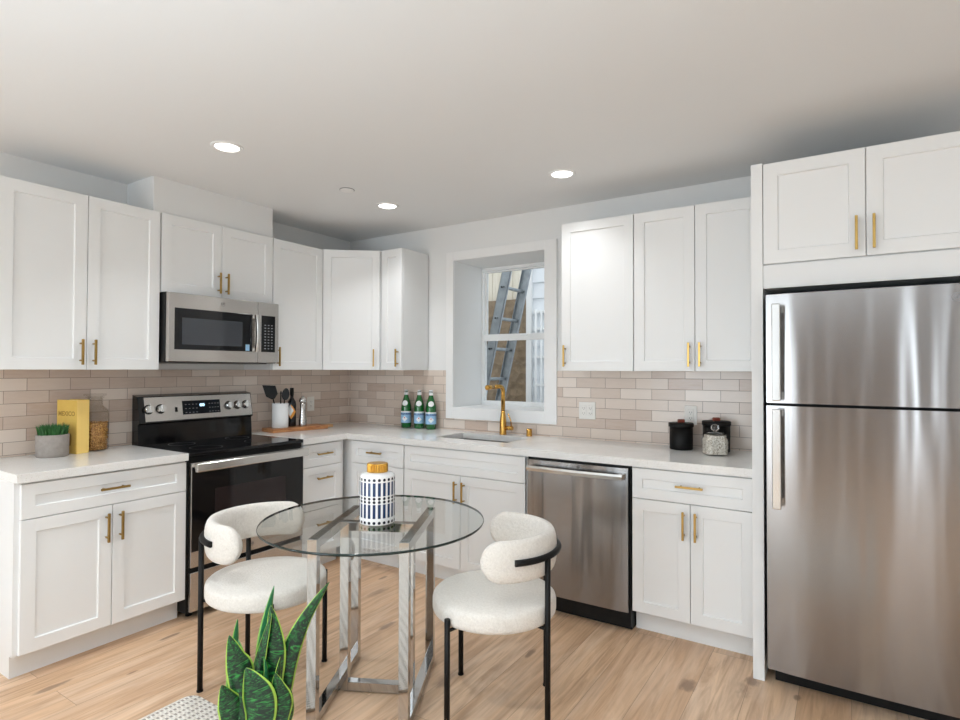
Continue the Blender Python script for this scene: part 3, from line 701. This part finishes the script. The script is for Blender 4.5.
# gold book standing up
bk = thing('standing_book', 'thick yellow-gold book standing upright between the grass pot and the glass jar', 'book', (.105, -2.165, ZC))
# a: along spine thickness, -b: depth into the book
uB = Vector((-.233, .972, 0)).normalized(); nB = Vector((uB.y, -uB.x, 0))      # spine faces nB
BF = Fr((.178, -2.178, 0), uB, nB); TH, WD, HT = .072, .150, .290
MB(BF).box(.004, TH-.004, -WD+.004, -.004, ZC+.004, ZC+HT-.004).build('pages', M['label_white'], bk, 'pale page block')
MB(BF).box(0, .0035, -WD, 0, ZC, ZC+HT, .0008).box(TH-.0035, TH, -WD, 0, ZC, ZC+HT, .0008).build('cover', M['cover'], bk, 'mottled gold cover')
MB(BF).box(.0035, TH-.0035, -.0035, .002, ZC, ZC+HT, .0008).build('spine', M['spine'], bk, 'pale yellow spine')
text_mesh('cover_title', 'MEXICO', .034, M['cover_dark'], lambda x, y, z: BF(-.0004-z*.3, -WD*.5+x, ZC+HT*.74+y), bk, .0003)
mb = MB(BF)
for (b_, z, ww, hh) in ((-.10, .08, .022, .09), (-.07, .05, .018, .11), (-.045, .04, .02, .07), (-.12, .03, .02, .05)):
    n = 10; mb.face([mb.v((-.0006, b_+ww*.5*math.cos(2*PI*k/n), ZC+z+hh*.5*(1+math.sin(2*PI*k/n)))) for k in range(n)])
mb.build('cover_figures', M['cover_dark'], bk, 'darker figures printed on the cover', recalc=False)
# glass jar of pasta
jc = (.090, -2.050, ZC)
t = thing('glass_jar', 'clear glass apothecary jar of amber pasta beside the gold book', 'jar', jc)
R_ = .070
MB().lathe([(0, 0), (R_-.004, 0), (R_, .004), (R_, .205), (R_-.006, .228), (.042, .248), (.038, .256), (.038, .292), (.046, .298), (.046, .301), (.034, .301), (.034, .256), (R_-.010, .224), (R_-.004, .202), (R_-.004, .006), (0, .005)], jc, 40).build('body', M['jarglass'], t, 'clear glass body')
MB().lathe([(0, .302), (.033, .302), (.036, .304), (.054, .308), (.057, .313), (.052, .318), (0, .319)], jc, 32).build('lid', M['jarglass'], t, 'flat glass stopper')
mb = MB()
for k in range(1300):
    a = random.random()*2*PI; r = (R_-.010)*(random.random()**.3); z = ZC+.012+random.random()*.145
    d = Vector((random.gauss(0, 1), random.gauss(0, 1), random.gauss(0, 1))).normalized()*.006
    x, y = jc[0]+r*math.cos(a), jc[1]+r*math.sin(a); mb.tube([(x-d.x, y-d.y, z-d.z), (x+d.x, y+d.y, z+d.z)], .0028, 5)
mb.lathe([(0, .006), (R_-.012, .006), (R_-.012, .152), (0, .156)], jc, 24)
mb.build('pasta', M['pasta'], t, 'short amber pasta', recalc=False)['kind'] = 'stuff'
# chopping board
ub = Vector((.284-.21, -.489+.943, 0)).normalized(); nb = Vector((ub.y, -ub.x, 0))
CB = Fr((.205, -.943, 0), ub, nb)
t = thing('chopping_board', 'long reddish wooden chopping board with a handle, on the worktop right of the range', 'chopping board', tuple(CB(.23, -.08, ZC)))
MB(CB).box(0, .455, -.165, 0, ZC, ZC+.028, .003).build('board', M['acacia'], t)
MB(CB).box(.4555, .535, -.115, -.050, ZC+.003, ZC+.025, .004).build('handle', M['acacia_light'], t, 'paler wooden handle')
zb = ZC+.0285
cc = tuple(CB(.095, -.075, zb))
t = thing('utensil_crock', 'white cylindrical crock on the chopping board', 'crock', cc)
MB().lathe([(0, 0), (.056, 0), (.0585, .003), (.0585, .178), (.057, .180), (.053, .180), (.053, .006), (0, .006)], cc, 40).build('crock', M['white_ceramic'], t)
def utensil(name, label, lean, topz, shape, rot):
    base = Vector(cc)+Vector((0, 0, .008)); top = base+Vector((lean[0], lean[1], topz))
    t = thing(name, label, 'utensil', tuple(base), 0, 'black utensils in the white crock')
    MB().tube([tuple(base), tuple(top)], .0048, 8).build('handle', M['black'], t)
    d = (top-base).normalized(); x = Vector((math.cos(rot), math.sin(rot), 0)); x = (x-d*x.dot(d)).normalized(); y = d.cross(x)
    mb = MB(); F_, B_ = [], []
    for (p, q, r_) in shape:
        F_.append(mb.bm.verts.new(top+x*p+d*q+y*(.003+r_))); B_.append(mb.bm.verts.new(top+x*p+d*q+y*(r_-.001)))
    mb.face(F_); mb.face(B_[::-1])
    for k in range(len(F_)): mb.face([F_[k], F_[(k+1) % len(F_)], B_[(k+1) % len(F_)], B_[k]])
    mb.build('head', M['black'], t)
turner = [(-.012, -.012, 0), (-.044, .018, 0), (-.050, .105, .004), (.038, .080, .004), (.040, .018, 0), (.012, -.012, 0)]
spoon = [(.028*math.sin(a)*(1+.1*math.cos(a)), .038-.045*math.cos(a), .004*math.cos(a)) for a in [2*PI*k/16 for k in range(16)]]
utensil('kitchen_turner', 'black turner leaning to the left in the white crock', (-.035, -.040), .215, turner, math.radians(48))
utensil('serving_spoon', 'black spoon in the white crock, leaning towards the bottle', (.012, .030), .20, spoon, math.radians(35))
utensil('kitchen_ladle', 'thin black utensil handle standing tallest in the white crock', (-.01, .012), .235, [(.006*math.sin(a), .012-.014*math.cos(a), 0) for a in [2*PI*k/10 for k in range(10)]], .6)
# oil bottle
oc = tuple(CB(.205, -.105, zb))
t = thing('oil_bottle', 'dark glass oil bottle with a white and orange diamond label, beside the crock', 'bottle', oc)
MB().lathe([(0, 0), (.030, 0), (.032, .004), (.032, .165), (.029, .185), (.014, .212), (.0125, .222), (.0125, .235), (0, .235)], oc, 28).build('body', M['oilglass'], t)
MB().lathe([(0, .235), (.0145, .235), (.0145, .288), (.013, .290), (0, .290)], oc, 20).build('cap', M['black'], t, 'black cap')
def curved_patch(c, r, a_mid, half, z0, z1, mt, name, parent, diamond=False, label=None):
    mb = MB(); n = 12; top, bot = [], []
    for k in range(n+1):
        s = -1+2*k/n; a = a_mid+half*s; h = (1-abs(s)) if diamond else 1; zm = (z0+z1)/2; hh = (z1-z0)/2*max(h, .02)
        bot.append(mb.v((c[0]+r*math.cos(a), c[1]+r*math.sin(a), c[2]+zm-hh))); top.append(mb.v((c[0]+r*math.cos(a), c[1]+r*math.sin(a), c[2]+zm+hh)))
    for k in range(n): mb.face([bot[k], bot[k+1], top[k+1], top[k]])
    return mb.build(name, mt, parent, label, recalc=False)
va = math.atan2(-3.599+.7, 3.682-.15)
curved_patch(oc, .0326, va-.1, 1.15, .055, .165, M['orange'], 'label_border', t, True, 'orange diamond label')
curved_patch(oc, .0330, va-.35, .80, .075, .165, M['label_white'], 'label_panel', t, True, 'white diamond label')
# pepper mill
pc_ = tuple(CB(.275, -.065, zb))
t = thing('pepper_mill', 'slim silver pepper mill on the chopping board, right of the oil bottle', 'pepper mill', pc_)
MB().lathe([(0, 0), (.029, 0), (.030, .004), (.029, .040), (.026, .060), (.0215, .10), (.021, .14), (.024, .165), (.025, .172), (0, .172)], pc_, 28).build('body', M['silver'], t)
MB().lathe([(.0295, .038), (.031, .041), (.0295, .044)], pc_, 28).build('grind_ring', M['chrome'], t)
MB().lathe([(0, .173), (.020, .173), (.029, .185), (.030, .198), (.024, .212), (.010, .219), (.008, .228), (0, .230)], pc_, 28).build('head', M['silver'], t, 'round silver head')

# ------------------------------------------------------------------ bottles by the window
BW = [(.722, -.088, 'green glass water bottle nearest the corner, leftmost of the three'), (.846, -.078, 'green glass water bottle in the middle of the three by the window'), (.962, -.080, 'green glass water bottle beside the window casing, rightmost of the three')]
for i, (x, y, lb) in enumerate(BW):
    c = (x, y, ZC); t = thing('water_bottle', lb, 'bottle', c, 0, 'green water bottles left of the window')
    MB().lathe([(0, 0), (.038, 0), (.041, .005), (.0415, .15), (.040, .172), (.033, .205), (.022, .238), (.0155, .262), (.0145, .275), (.0145, .288), (0, .288)], c, 32).build('body', M['green'], t)
    MB().lathe([(.0148, .258), (.0170, .262), (.0152, .284), (.0150, .262)], c, 24).build('neck_foil', M['label_white'], t, 'pale neck foil')
    MB().lathe([(0, .2885), (.0150, .2885), (.0150, .298), (.013, .300), (0, .300)], c, 24).build('cap', M['darkgreen_cap'], t, 'silver cap')
    va = math.atan2(-3.599-y, 3.682-x) + (.32, .12, -.02)[i]*-1
    curved_patch(c, .0420, va, 1.5, .040, .132, M['label_blue'], 'body_label', t, False, 'pale blue paper label')
    curved_patch(c, .0424, va, 1.5, .121, .132, M['label_white'], 'label_stripe', t)
    curved_patch(c, .0424, va, .55, .050, .095, M['label_white'], 'label_oval', t, True)
    curved_patch(c, .0427, va, .12, .074, .088, M['label_red'], 'label_star', t, True, 'small red star')
    text_mesh('label_lettering', 'S.PELLEGRINO', .0175, M['label_navy'], lambda X, Y, Z, c=c, va=va: (c[0]+(.0428+Z)*math.cos(va+X/.042), c[1]+(.0428+Z)*math.sin(va+X/.042), c[2]+.1105+Y*1.05), t, .0003)
    # oval shoulder medallion
    mb = MB(); n = 20; vs = []
    for k in range(n):
        q = 2*PI*k/n; zz = .196+.021*math.sin(q); r = .0352-(zz-.196)*.28+.0022; aa = va+.62*math.cos(q); vs.append(mb.v((c[0]+r*math.cos(aa), c[1]+r*math.sin(aa), c[2]+zz)))
    cen = mb.v((c[0]+.0378*math.cos(va), c[1]+.0378*math.sin(va), c[2]+.196))
    for k in range(n): mb.face([vs[k], vs[(k+1) % n], cen])
    mb.build('shoulder_label', M['label_white'], t, 'white oval shoulder label', recalc=False)

# ------------------------------------------------------------------ canisters (right)
def canister(c, r, h, label):
    t = thing('canister', label, 'canister', c, 0, 'black lidded canisters')
    MB().lathe([(0, 0), (r-.004, 0), (r-.001, .004), (r-.001, h-.02), (0, h-.02)], c, 40).build('body', M['blackmetal'], t)
    l = MB().lathe([(0, h-.0195), (r+.003, h-.0195), (r+.004, h-.016), (r+.004, h), (r+.001, h+.004), (0, h+.004)], c, 40).build('lid', M['blackmetal'], t, 'flat black lid')
    f = Fr(c, (.84, .54, 0), (.54, -.84, 0)); MB(f).box(-.020, .020, -.009, .009, h+.0045, h+.024, .004, seg=3).build('knob', M['leather'], l, 'red-brown wooden knob')
canister((2.850, -.135, ZC), .066, .150, 'smaller plain black canister, left of the other, with red-brown knob')
canister((3.040, -.115, ZC), .074, .168, 'larger black canister near the fridge panel, behind the jar of grain')
gc = (3.060, -.262, ZC)
t = thing('grain_jar', 'squat square glass jar of pale grain in front of the larger black canister', 'jar', gc)
JF = Fr(gc, (.86, .51, 0), (.51, -.86, 0))
def octa(s, k): return [(-s+k, -s), (s-k, -s), (s, -s+k), (s, s-k), (s-k, s), (-s+k, s), (-s, s-k), (-s, -s+k)]
def shell(mb, prof):
    R = [[mb.v((a, b_, z)) for a, b_ in octa(s, s*.38)] for s, z in prof]
    for A, B in zip(R, R[1:]):
        for k in range(8): mb.face([A[k], A[(k+1) % 8], B[(k+1) % 8], B[k]])
    mb.face(R[0]); mb.face(R[-1]); return mb
mb = MB(JF); shell(mb, [(.056, 0), (.060, .004), (.060, .088), (.054, .098), (.054, .116), (.050, .116), (.050, .098), (.056, .088), (.056, .006)]); mb.build('body', M['clearglass'], t, 'clear faceted glass')
mb = MB(JF); shell(mb, [(.0545, .007), (.0550, .085), (.049, .096), (.049, .108)])
for k in range(700):
    s = random.random()*2*PI; ca, sa = math.cos(s), math.sin(s); q = .0545/max(abs(ca), abs(sa)); q = min(q, .066); a, b_, z = q*ca, q*sa, random.uniform(.008, .086)
    mb.lathe([(0, -.0022), (.0016, 0), (0, .0022)], (a, b_, z), 5)
mb.build('grain', M['rice'], t, 'pale speckled grain', recalc=False)['kind'] = 'stuff'
lw = 0
l = MB(JF); l.lathe([(0, .117), (.046, .117), (.046, .120), (.010, .123), (.008, .128), (.019, .138), (.022, .148), (.019, .158), (.008, .165), (0, .166)], (0, 0, 0), 28)
l.build('stopper', M['solidglass'], t, 'round glass ball stopper')

# ------------------------------------------------------------------ dining table
TC = Vector((1.962, -1.768, 0)); UT = Vector((.455, -.890, 0)).normalized(); VT = Vector((.890, .455, 0)).normalized()
t = thing('dining_table', 'round glass-topped table on a chrome bar frame', 'table', tuple(TC))
GT = .735; r = .471; n = 96
mb = MB(); bo = [mb.v((TC.x+(r-.001)*math.cos(2*PI*k/n), TC.y+(r-.001)*math.sin(2*PI*k/n), GT-.010)) for k in range(n)]; tp = [mb.v((TC.x+(r-.001)*math.cos(2*PI*k/n), TC.y+(r-.001)*math.sin(2*PI*k/n), GT)) for k in range(n)]
md = [mb.v((TC.x+(r+.001)*math.cos(2*PI*k/n), TC.y+(r+.001)*math.sin(2*PI*k/n), GT-.005)) for k in range(n)]
mb.face(bo[::-1], 0); mb.face(tp, 0)
for k in range(n): j = (k+1) % n; mb.face([bo[k], bo[j], md[j], md[k]], 1, True); mb.face([md[k], md[j], tp[j], tp[k]], 1, True)
mb.build('glass_top', [M['tableglass'], M['glassedge']], t, 'round clear glass top')
TFr = Fr((1.9742, -1.7568, 0), UT, VT); hs = .019; LU, LV = .262, .180; ZF = .7215
def bar(a0, a1, b0, b1, c0, c1, name): MB(TFr).box(a0, a1, b0, b1, c0, c1, .0012).build(name, M['chrome'], t)
for sv in (-1, 1):
    for su in (-1, 1): bar(su*LU-hs, su*LU+hs, sv*LV-hs, sv*LV+hs, .004, ZF, 'leg')
    bar(-LU+hs, LU-hs, sv*LV-hs, sv*LV+hs, .004, .042, 'bottom_rail'); bar(-LU+hs, LU-hs, sv*LV-hs, sv*LV+hs, ZF-.038, ZF, 'top_rail')
    q = LV-2*hs-.0005; bar(-hs, hs, sv*q-hs, sv*q+hs, .004, ZF, 'leg')
bar(-hs, hs, -LV+3*hs+.001, LV-3*hs-.001, .004, .042, 'bottom_rail'); bar(-hs, hs, -LV+3*hs+.001, LV-3*hs-.001, ZF-.038, ZF, 'top_rail')
for su in (-1, 1):
    for sv in (-1, 1):
        MB(TFr).lathe([(0, 0), (.012, 0), (.012, GT-.0102-ZF), (0, GT-.0102-ZF)], (su*LU, sv*LV, ZF), 16).build('glass_pad', M['clearglass'], t, 'clear pad under the glass')
        MB(TFr).lathe([(0, 0), (.012, 0), (.012, .004), (0, .004)], (su*LU, sv*LV, 0), 12).build('foot_pad', M['black'], t)
# vase
vc = (2.008, -1.798, GT+.0005)
t = thing('patterned_vase', 'white ceramic jar with navy bars and dots and a gold neck, on the glass table', 'vase', vc)
MB().lathe([(0, 0), (.070, 0), (.0735, .004), (.0738, .012), (.0738, .190), (.072, .198), (.065, .205), (.046, .210), (0, .210)], vc, 64).build('body', M['vase'], t, 'white glazed body with navy bars and dots')
mb = MB(); n = 60; R = []
for rr, z in ((.041, .2102), (.042, .215), (.042, .243), (.040, .247)):
    R.append([mb.v((vc[0]+(rr+(.0016 if k % 2 else -.0012))*math.cos(2*PI*k/n), vc[1]+(rr+(.0016 if k % 2 else -.0012))*math.sin(2*PI*k/n), vc[2]+z)) for k in range(n)])
for A, B in zip(R, R[1:]):
    for k in range(n): mb.face([A[k], A[(k+1) % n], B[(k+1) % n], B[k]])
mb.face(R[-1]); mb.face(R[0]); mb.build('neck', M['vasegold'], t, 'fluted gold lid')

# ------------------------------------------------------------------ chairs (built facing +X)
def make_chair(label):
    t = thing('dining_chair', label, 'chair', (0, 0, 0), 0, 'round cream boucle chairs at the glass table')
    R_ = .254; pr = [(0, .388), (R_-.03, .388), (R_-.012, .391), (R_-.003, .399), (R_, .410), (R_, .444), (R_-.003, .456), (R_-.011, .464), (R_-.024, .468), (R_-.05, .471), (R_-.10, .473), (0, .4745)]
    MB().lathe(pr, (0, 0, 0), 64).build('seat', M['boucle'], t, 'thick round cream cushion seat')
    MB().lathe([(0, .376), (.19, .376), (.19, .3875), (0, .3875)], (0, 0, 0), 40).build('seat_base', M['blackmetal'], t)
    rl = .267
    for a, z in ((52, .428), (-52, .428), (180-36, .655), (180+36, .655)):
        a = math.radians(a); x, y = rl*math.cos(a), rl*math.sin(a); k = .19/rl
        mb = MB(); mb.tube([(x, y, .004), (x, y, z)], .0112, 14)
        mb.tube([(x*k*.95, y*k*.95, .382), (x, y, .382)], .007, 10)
        mb.lathe([(0, 0), (.0135, 0), (.0135, .006), (0, .006)], (x, y, 0), 12)
        mb.build('leg', M['blackmetal'], t)
    pts = []
    for k in range(41):
        a = math.radians(180-69+138*k/40); pts.append((.263*math.cos(a), .263*math.sin(a), .658))
    MB().tube(pts, .0125, 14).build('back_rail', M['blackmetal'], t, 'bent black tube behind the backrest')
    # padded band
    mb = MB(); rc = .229; half = math.radians(88); Hh = .080; Ls = rc*half+Hh*.55; N_ = 64; nc = 20; rings = []
    for i in range(N_+1):
        s = -math.cos(PI*i/N_)*Ls                       # finer steps towards the ends
        e_ = max(0, abs(s)-(Ls-Hh)); hh = Hh*math.sqrt(max(0, 1-(e_/Hh)**2)); a = PI + s/rc
        th = .028*min(1, (hh/Hh)**.5+.02); ring = []
        for k in range(nc):
            q = 2*PI*k/nc; cq, sq = math.cos(q), math.sin(q)
            o_ = th*math.copysign(abs(cq)**.75, cq); z = hh*math.copysign(abs(sq)**.85, sq)
            ring.append(mb.v(((rc+o_)*math.cos(a), (rc+o_)*math.sin(a), .654+z)))
        rings.append(ring)
    for A, B in zip(rings, rings[1:]):
        for k in range(nc): mb.face([A[k], A[(k+1) % nc], B[(k+1) % nc], B[k]], 0, True)
    mb.face(rings[0]); mb.face(rings[-1])
    bmesh.ops.remove_doubles(mb.bm, verts=mb.bm.verts[:], dist=.0004)
    mb.build('backrest', M['boucle'], t, 'curved padded backrest band')
    return t
ch = make_chair('cream boucle chair left of the glass table, in front of the range'); ch.location = (1.500, -1.955, 0); ch.rotation_euler.z = math.radians(18)
c2 = copy_tree(ch); c2['label'] = 'cream boucle chair right of the glass table, in front of the dishwasher'
c2.location = (2.440, -1.560, 0); c2.rotation_euler.z = math.radians(207.5)

# ------------------------------------------------------------------ rug
o = MB(); x0, x1, ya, yb = 1.35, 3.75, -4.1, -2.205; rr = .05; pts = []
for cx_, cy_, a0 in ((x1-rr, yb-rr, 0), (x0+rr, yb-rr, 90), (x0+rr, ya+rr, 180), (x1-rr, ya+rr, 270)):
    for k in range(7): a = math.radians(a0+15*k); pts.append((cx_+rr*math.cos(a), cy_+rr*math.sin(a)))
o.prism(pts, .0005, .012); o = o.build('woven_rug', M['rug']); tag(o, 'cream and brown flat-woven rug on the floor at the bottom left', 'rug')
# ------------------------------------------------------------------ snake plant
RV = Vector((.84, .542, 0)); FV = Vector((-.542, .84, 0)); pc0 = Vector((2.165, -2.470, 0))
t = thing('snake_plant', 'tall snake plant with yellow-edged dark green leaves in front of the left chair', 'plant', (pc0.x, pc0.y, .0125))
pcz = (pc0.x, pc0.y, .0125)
MB().lathe([(0, 0), (.080, 0), (.085, .006), (.100, .215), (.097, .220), (.090, .220), (.088, .20), (0, .20)], pcz, 40).build('pot', M['white_ceramic'], t, 'white pot')
MB().lathe([(0, .201), (.0875, .201), (0, .206)], pcz, 24).build('soil', M['soil'], t)
def leaf(pts, w0, yaw, mt='leaf', vfold=.25, tip=.55):
    """pts: (x right, y away, z up) along the leaf; w0 largest half width; tip: where it starts to narrow"""
    n = 26; P_ = [Vector(p) for p in pts]; me = MB(); uvs = {}
    def cr(s):
        m_ = len(P_)-1; x = s*m_; i = min(int(x), m_-1); f = x-i
        g = lambda j: P_[max(0, min(m_, j))]
        a, b_, c, d = g(i-1), g(i), g(i+1), g(i+2)
        return .5*((2*b_)+(c-a)*f+(2*a-5*b_+4*c-d)*f*f+(3*b_-a-3*c+d)*f**3)
    rows = []
    for i in range(n+1):
        s = i/n; p = cr(s); d = (cr(min(1, s+.02))-cr(max(0, s-.02))).normalized()
        side = Vector((math.cos(yaw), math.sin(yaw), 0)); side = (side-d*side.dot(d)).normalized(); nn = side.cross(d)
        if s < tip: w_ = w0*(.55+.45*math.sin(PI/2*s/tip))
        else: w_ = w0*max(0, 1-((s-tip)/(1-tip))**1.7)
        w_ = max(w_, .0006); row = []
        for k in range(7):
            q = -1+k/3; v_ = p+side*w_*q+nn*(-vfold*w_*q*q); W_ = pc0+RV*v_.x+FV*v_.y+Vector((0, 0, v_.z)); vv = me.bm.verts.new(W_); uvs[vv] = (.5+.5*q, s); row.append(vv)
        rows.append(row)
    for A, B in zip(rows, rows[1:]):
        for k in range(6): me.face([A[k], A[k+1], B[k+1], B[k]], 0, True)
    ul = me.bm.loops.layers.uv.new('UVMap')
    for f in me.bm.faces:
        for lp in f.loops: lp[ul].uv = uvs[lp.vert]
    o = me.build('leaf', M[mt], t, recalc=False)
    sm = o.modifiers.new('thickness', 'SOLIDIFY'); sm.thickness = .0022; sm.offset = 0
    return o
def L_(pp, w_, yaw, depth, **kw):       # (right, up) as seen in the photo, in pixels of its frame, turned into metres at each leaf's own distance
    out = []
    for i, (a, b_) in enumerate(pp):
        y = depth[0]+(depth[1]-depth[0])*i/(len(pp)-1); sc = 573.2/(1.77+y); out.append(((a-480)/sc+.662, y, 1.378-(b_-369)/sc))
    leaf(out, w_/318/2, math.radians(yaw), **kw)
L_([(272, 742), (282, 700), (290, 660), (306, 620), (331, 581)], 21, 15, (.01, .05), tip=.42)
L_([(262, 742), (262, 700), (266, 650), (269, 620), (276, 585)], 14, 40, (.03, .05), mt='leaf2', tip=.5)
L_([(266, 742), (270, 700), (274, 660), (276, 635), (273, 604)], 26, 0, (.0, .01), tip=.5)
L_([(250, 742), (253, 710), (258, 680), (264, 650), (274, 612)], 17, -20, (-.01, .0), tip=.45)
L_([(252, 742), (247, 700), (243, 670), (238, 655), (232, 634)], 25, 20, (-.02, -.03), tip=.5)
L_([(240, 742), (234, 700), (236, 670), (238, 645), (240, 618)], 12, 60, (.05, .06), mt='leaf2', tip=.6)
L_([(246, 742), (246, 700), (248, 680), (245, 660), (241, 638)], 18, -30, (.02, .02), mt='leaf2', tip=.5)
L_([(258, 742), (262, 715), (260, 695), (255, 680), (249, 666)], 34, -5, (-.05, -.05), tip=.45)
L_([(280, 742), (282, 715), (284, 700), (281, 686), (278, 671)], 22, 15, (-.03, -.03), tip=.45)
L_([(240, 742), (236, 720), (234, 705), (230, 695), (225, 683)], 22, 35, (-.03, -.06), tip=.5)
L_([(286, 742), (290, 722), (292, 712), (293, 700), (294, 688)], 10, 40, (.0, .0), tip=.55)
L_([(266, 742), (268, 710), (269, 690), (269, 670), (267, 655)], 7, 60, (-.01, -.01), mt='leaf2', tip=.5)
L_([(276, 742), (278, 710), (280, 690), (281, 670), (283, 655)], 9, 60, (-.0, -.01), tip=.5)

# ------------------------------------------------------------------ outside the window
S_(MB().box(-5, 3.5, .45, 6, .1, .2).build('ground', M['gravel']))
o = MB().box(-5, .73, 2.2, 2.5, .2, 2.19).build('retaining_wall', M['stone']); tag(o, 'rough brown stone retaining wall outside the window', 'wall')
t = thing('board_fence', 'weathered cream board fence standing on the stone wall outside', 'fence', (-1, 2.35, 2.19))
k = 0; x = -5
mb = MB()
while x < .72:
    mb.box(x, min(x+.135, .73), 2.33, 2.35, 2.19, 4.0, .003); x += .14
mb.build('boards', M['fence'], t); MB().box(-5, .73, 2.35, 2.39, 2.5, 2.6).build('rail', M['fence'], t)
t = thing('neighbour_wall', 'white lap-sided house wall outside, at the right of the window', 'building', (1.9, 1.95, .2))
mb = MB()
for k in range(22):
    z = .2+.173*k+.04; mb.prof([(1.93, z), (1.905, z), (1.925, z+.173), (1.93, z+.173)], .80, 3.4)
mb.box(.80, 3.4, 1.93, 2.1, .2, 4.1); mb.build('siding', M['siding'], t)
MB().box(.735, .80, 1.885, 2.1, .2, 4.1, .003).build('corner_board', M['trim'], t, 'white corner board')
mb = MB(); mb.tube([(.865, 1.87, .2), (.865, 1.87, 2.02)], .014, 10); mb.tube([(.93, 1.87, .2), (.93, 1.87, 2.0)], .012, 10)
for z in (1.2, 1.5, 1.8, 1.98): mb.box(.84, .96, 1.86, 1.905, z, z+.025)
mb.build('pipes', M['vinyl'], t, 'thin white pipes')
# ladder: rungs run along Y, leans towards +X
t = thing('ladder', 'weathered aluminium ladder leaning outside the window', 'ladder', (.48, 1.25, .2))
dx = .235
def lx(z): return .972+(z-2.291)*dx
class Lean:
    def __init__(s, y): s.y = y
    def __call__(s, a, b, c): return Vector((lx(c)+a, s.y+b, c))
for y, sg in ((1.05, 1), (1.44, -1)):
    f = Lean(y); mb = MB(f); mb.box(-.048, .048, 0, .004*sg, .2, 3.9); mb.box(-.048, -.044, 0, .028*sg, .2, 3.9); mb.box(.044, .048, 0, .028*sg, .2, 3.9)
    mb.build('side_rail', M['alu'], t)
for k in range(12):
    z = .413+.29*k
    if z < .3: continue
    r_ = MB(Lean(0)).tube([(0, 1.046, z), (0, 1.444, z)], .016, 10).build('rung', M['alu'], t)
    MB().tube([(lx(z)-.012, 1.040, z), (lx(z)-.012, 1.046, z)], .009, 8).tube([(lx(z)+.012, 1.040, z), (lx(z)+.012, 1.046, z)], .006, 8).build('rivets', M['black'], r_, 'dark rivets')
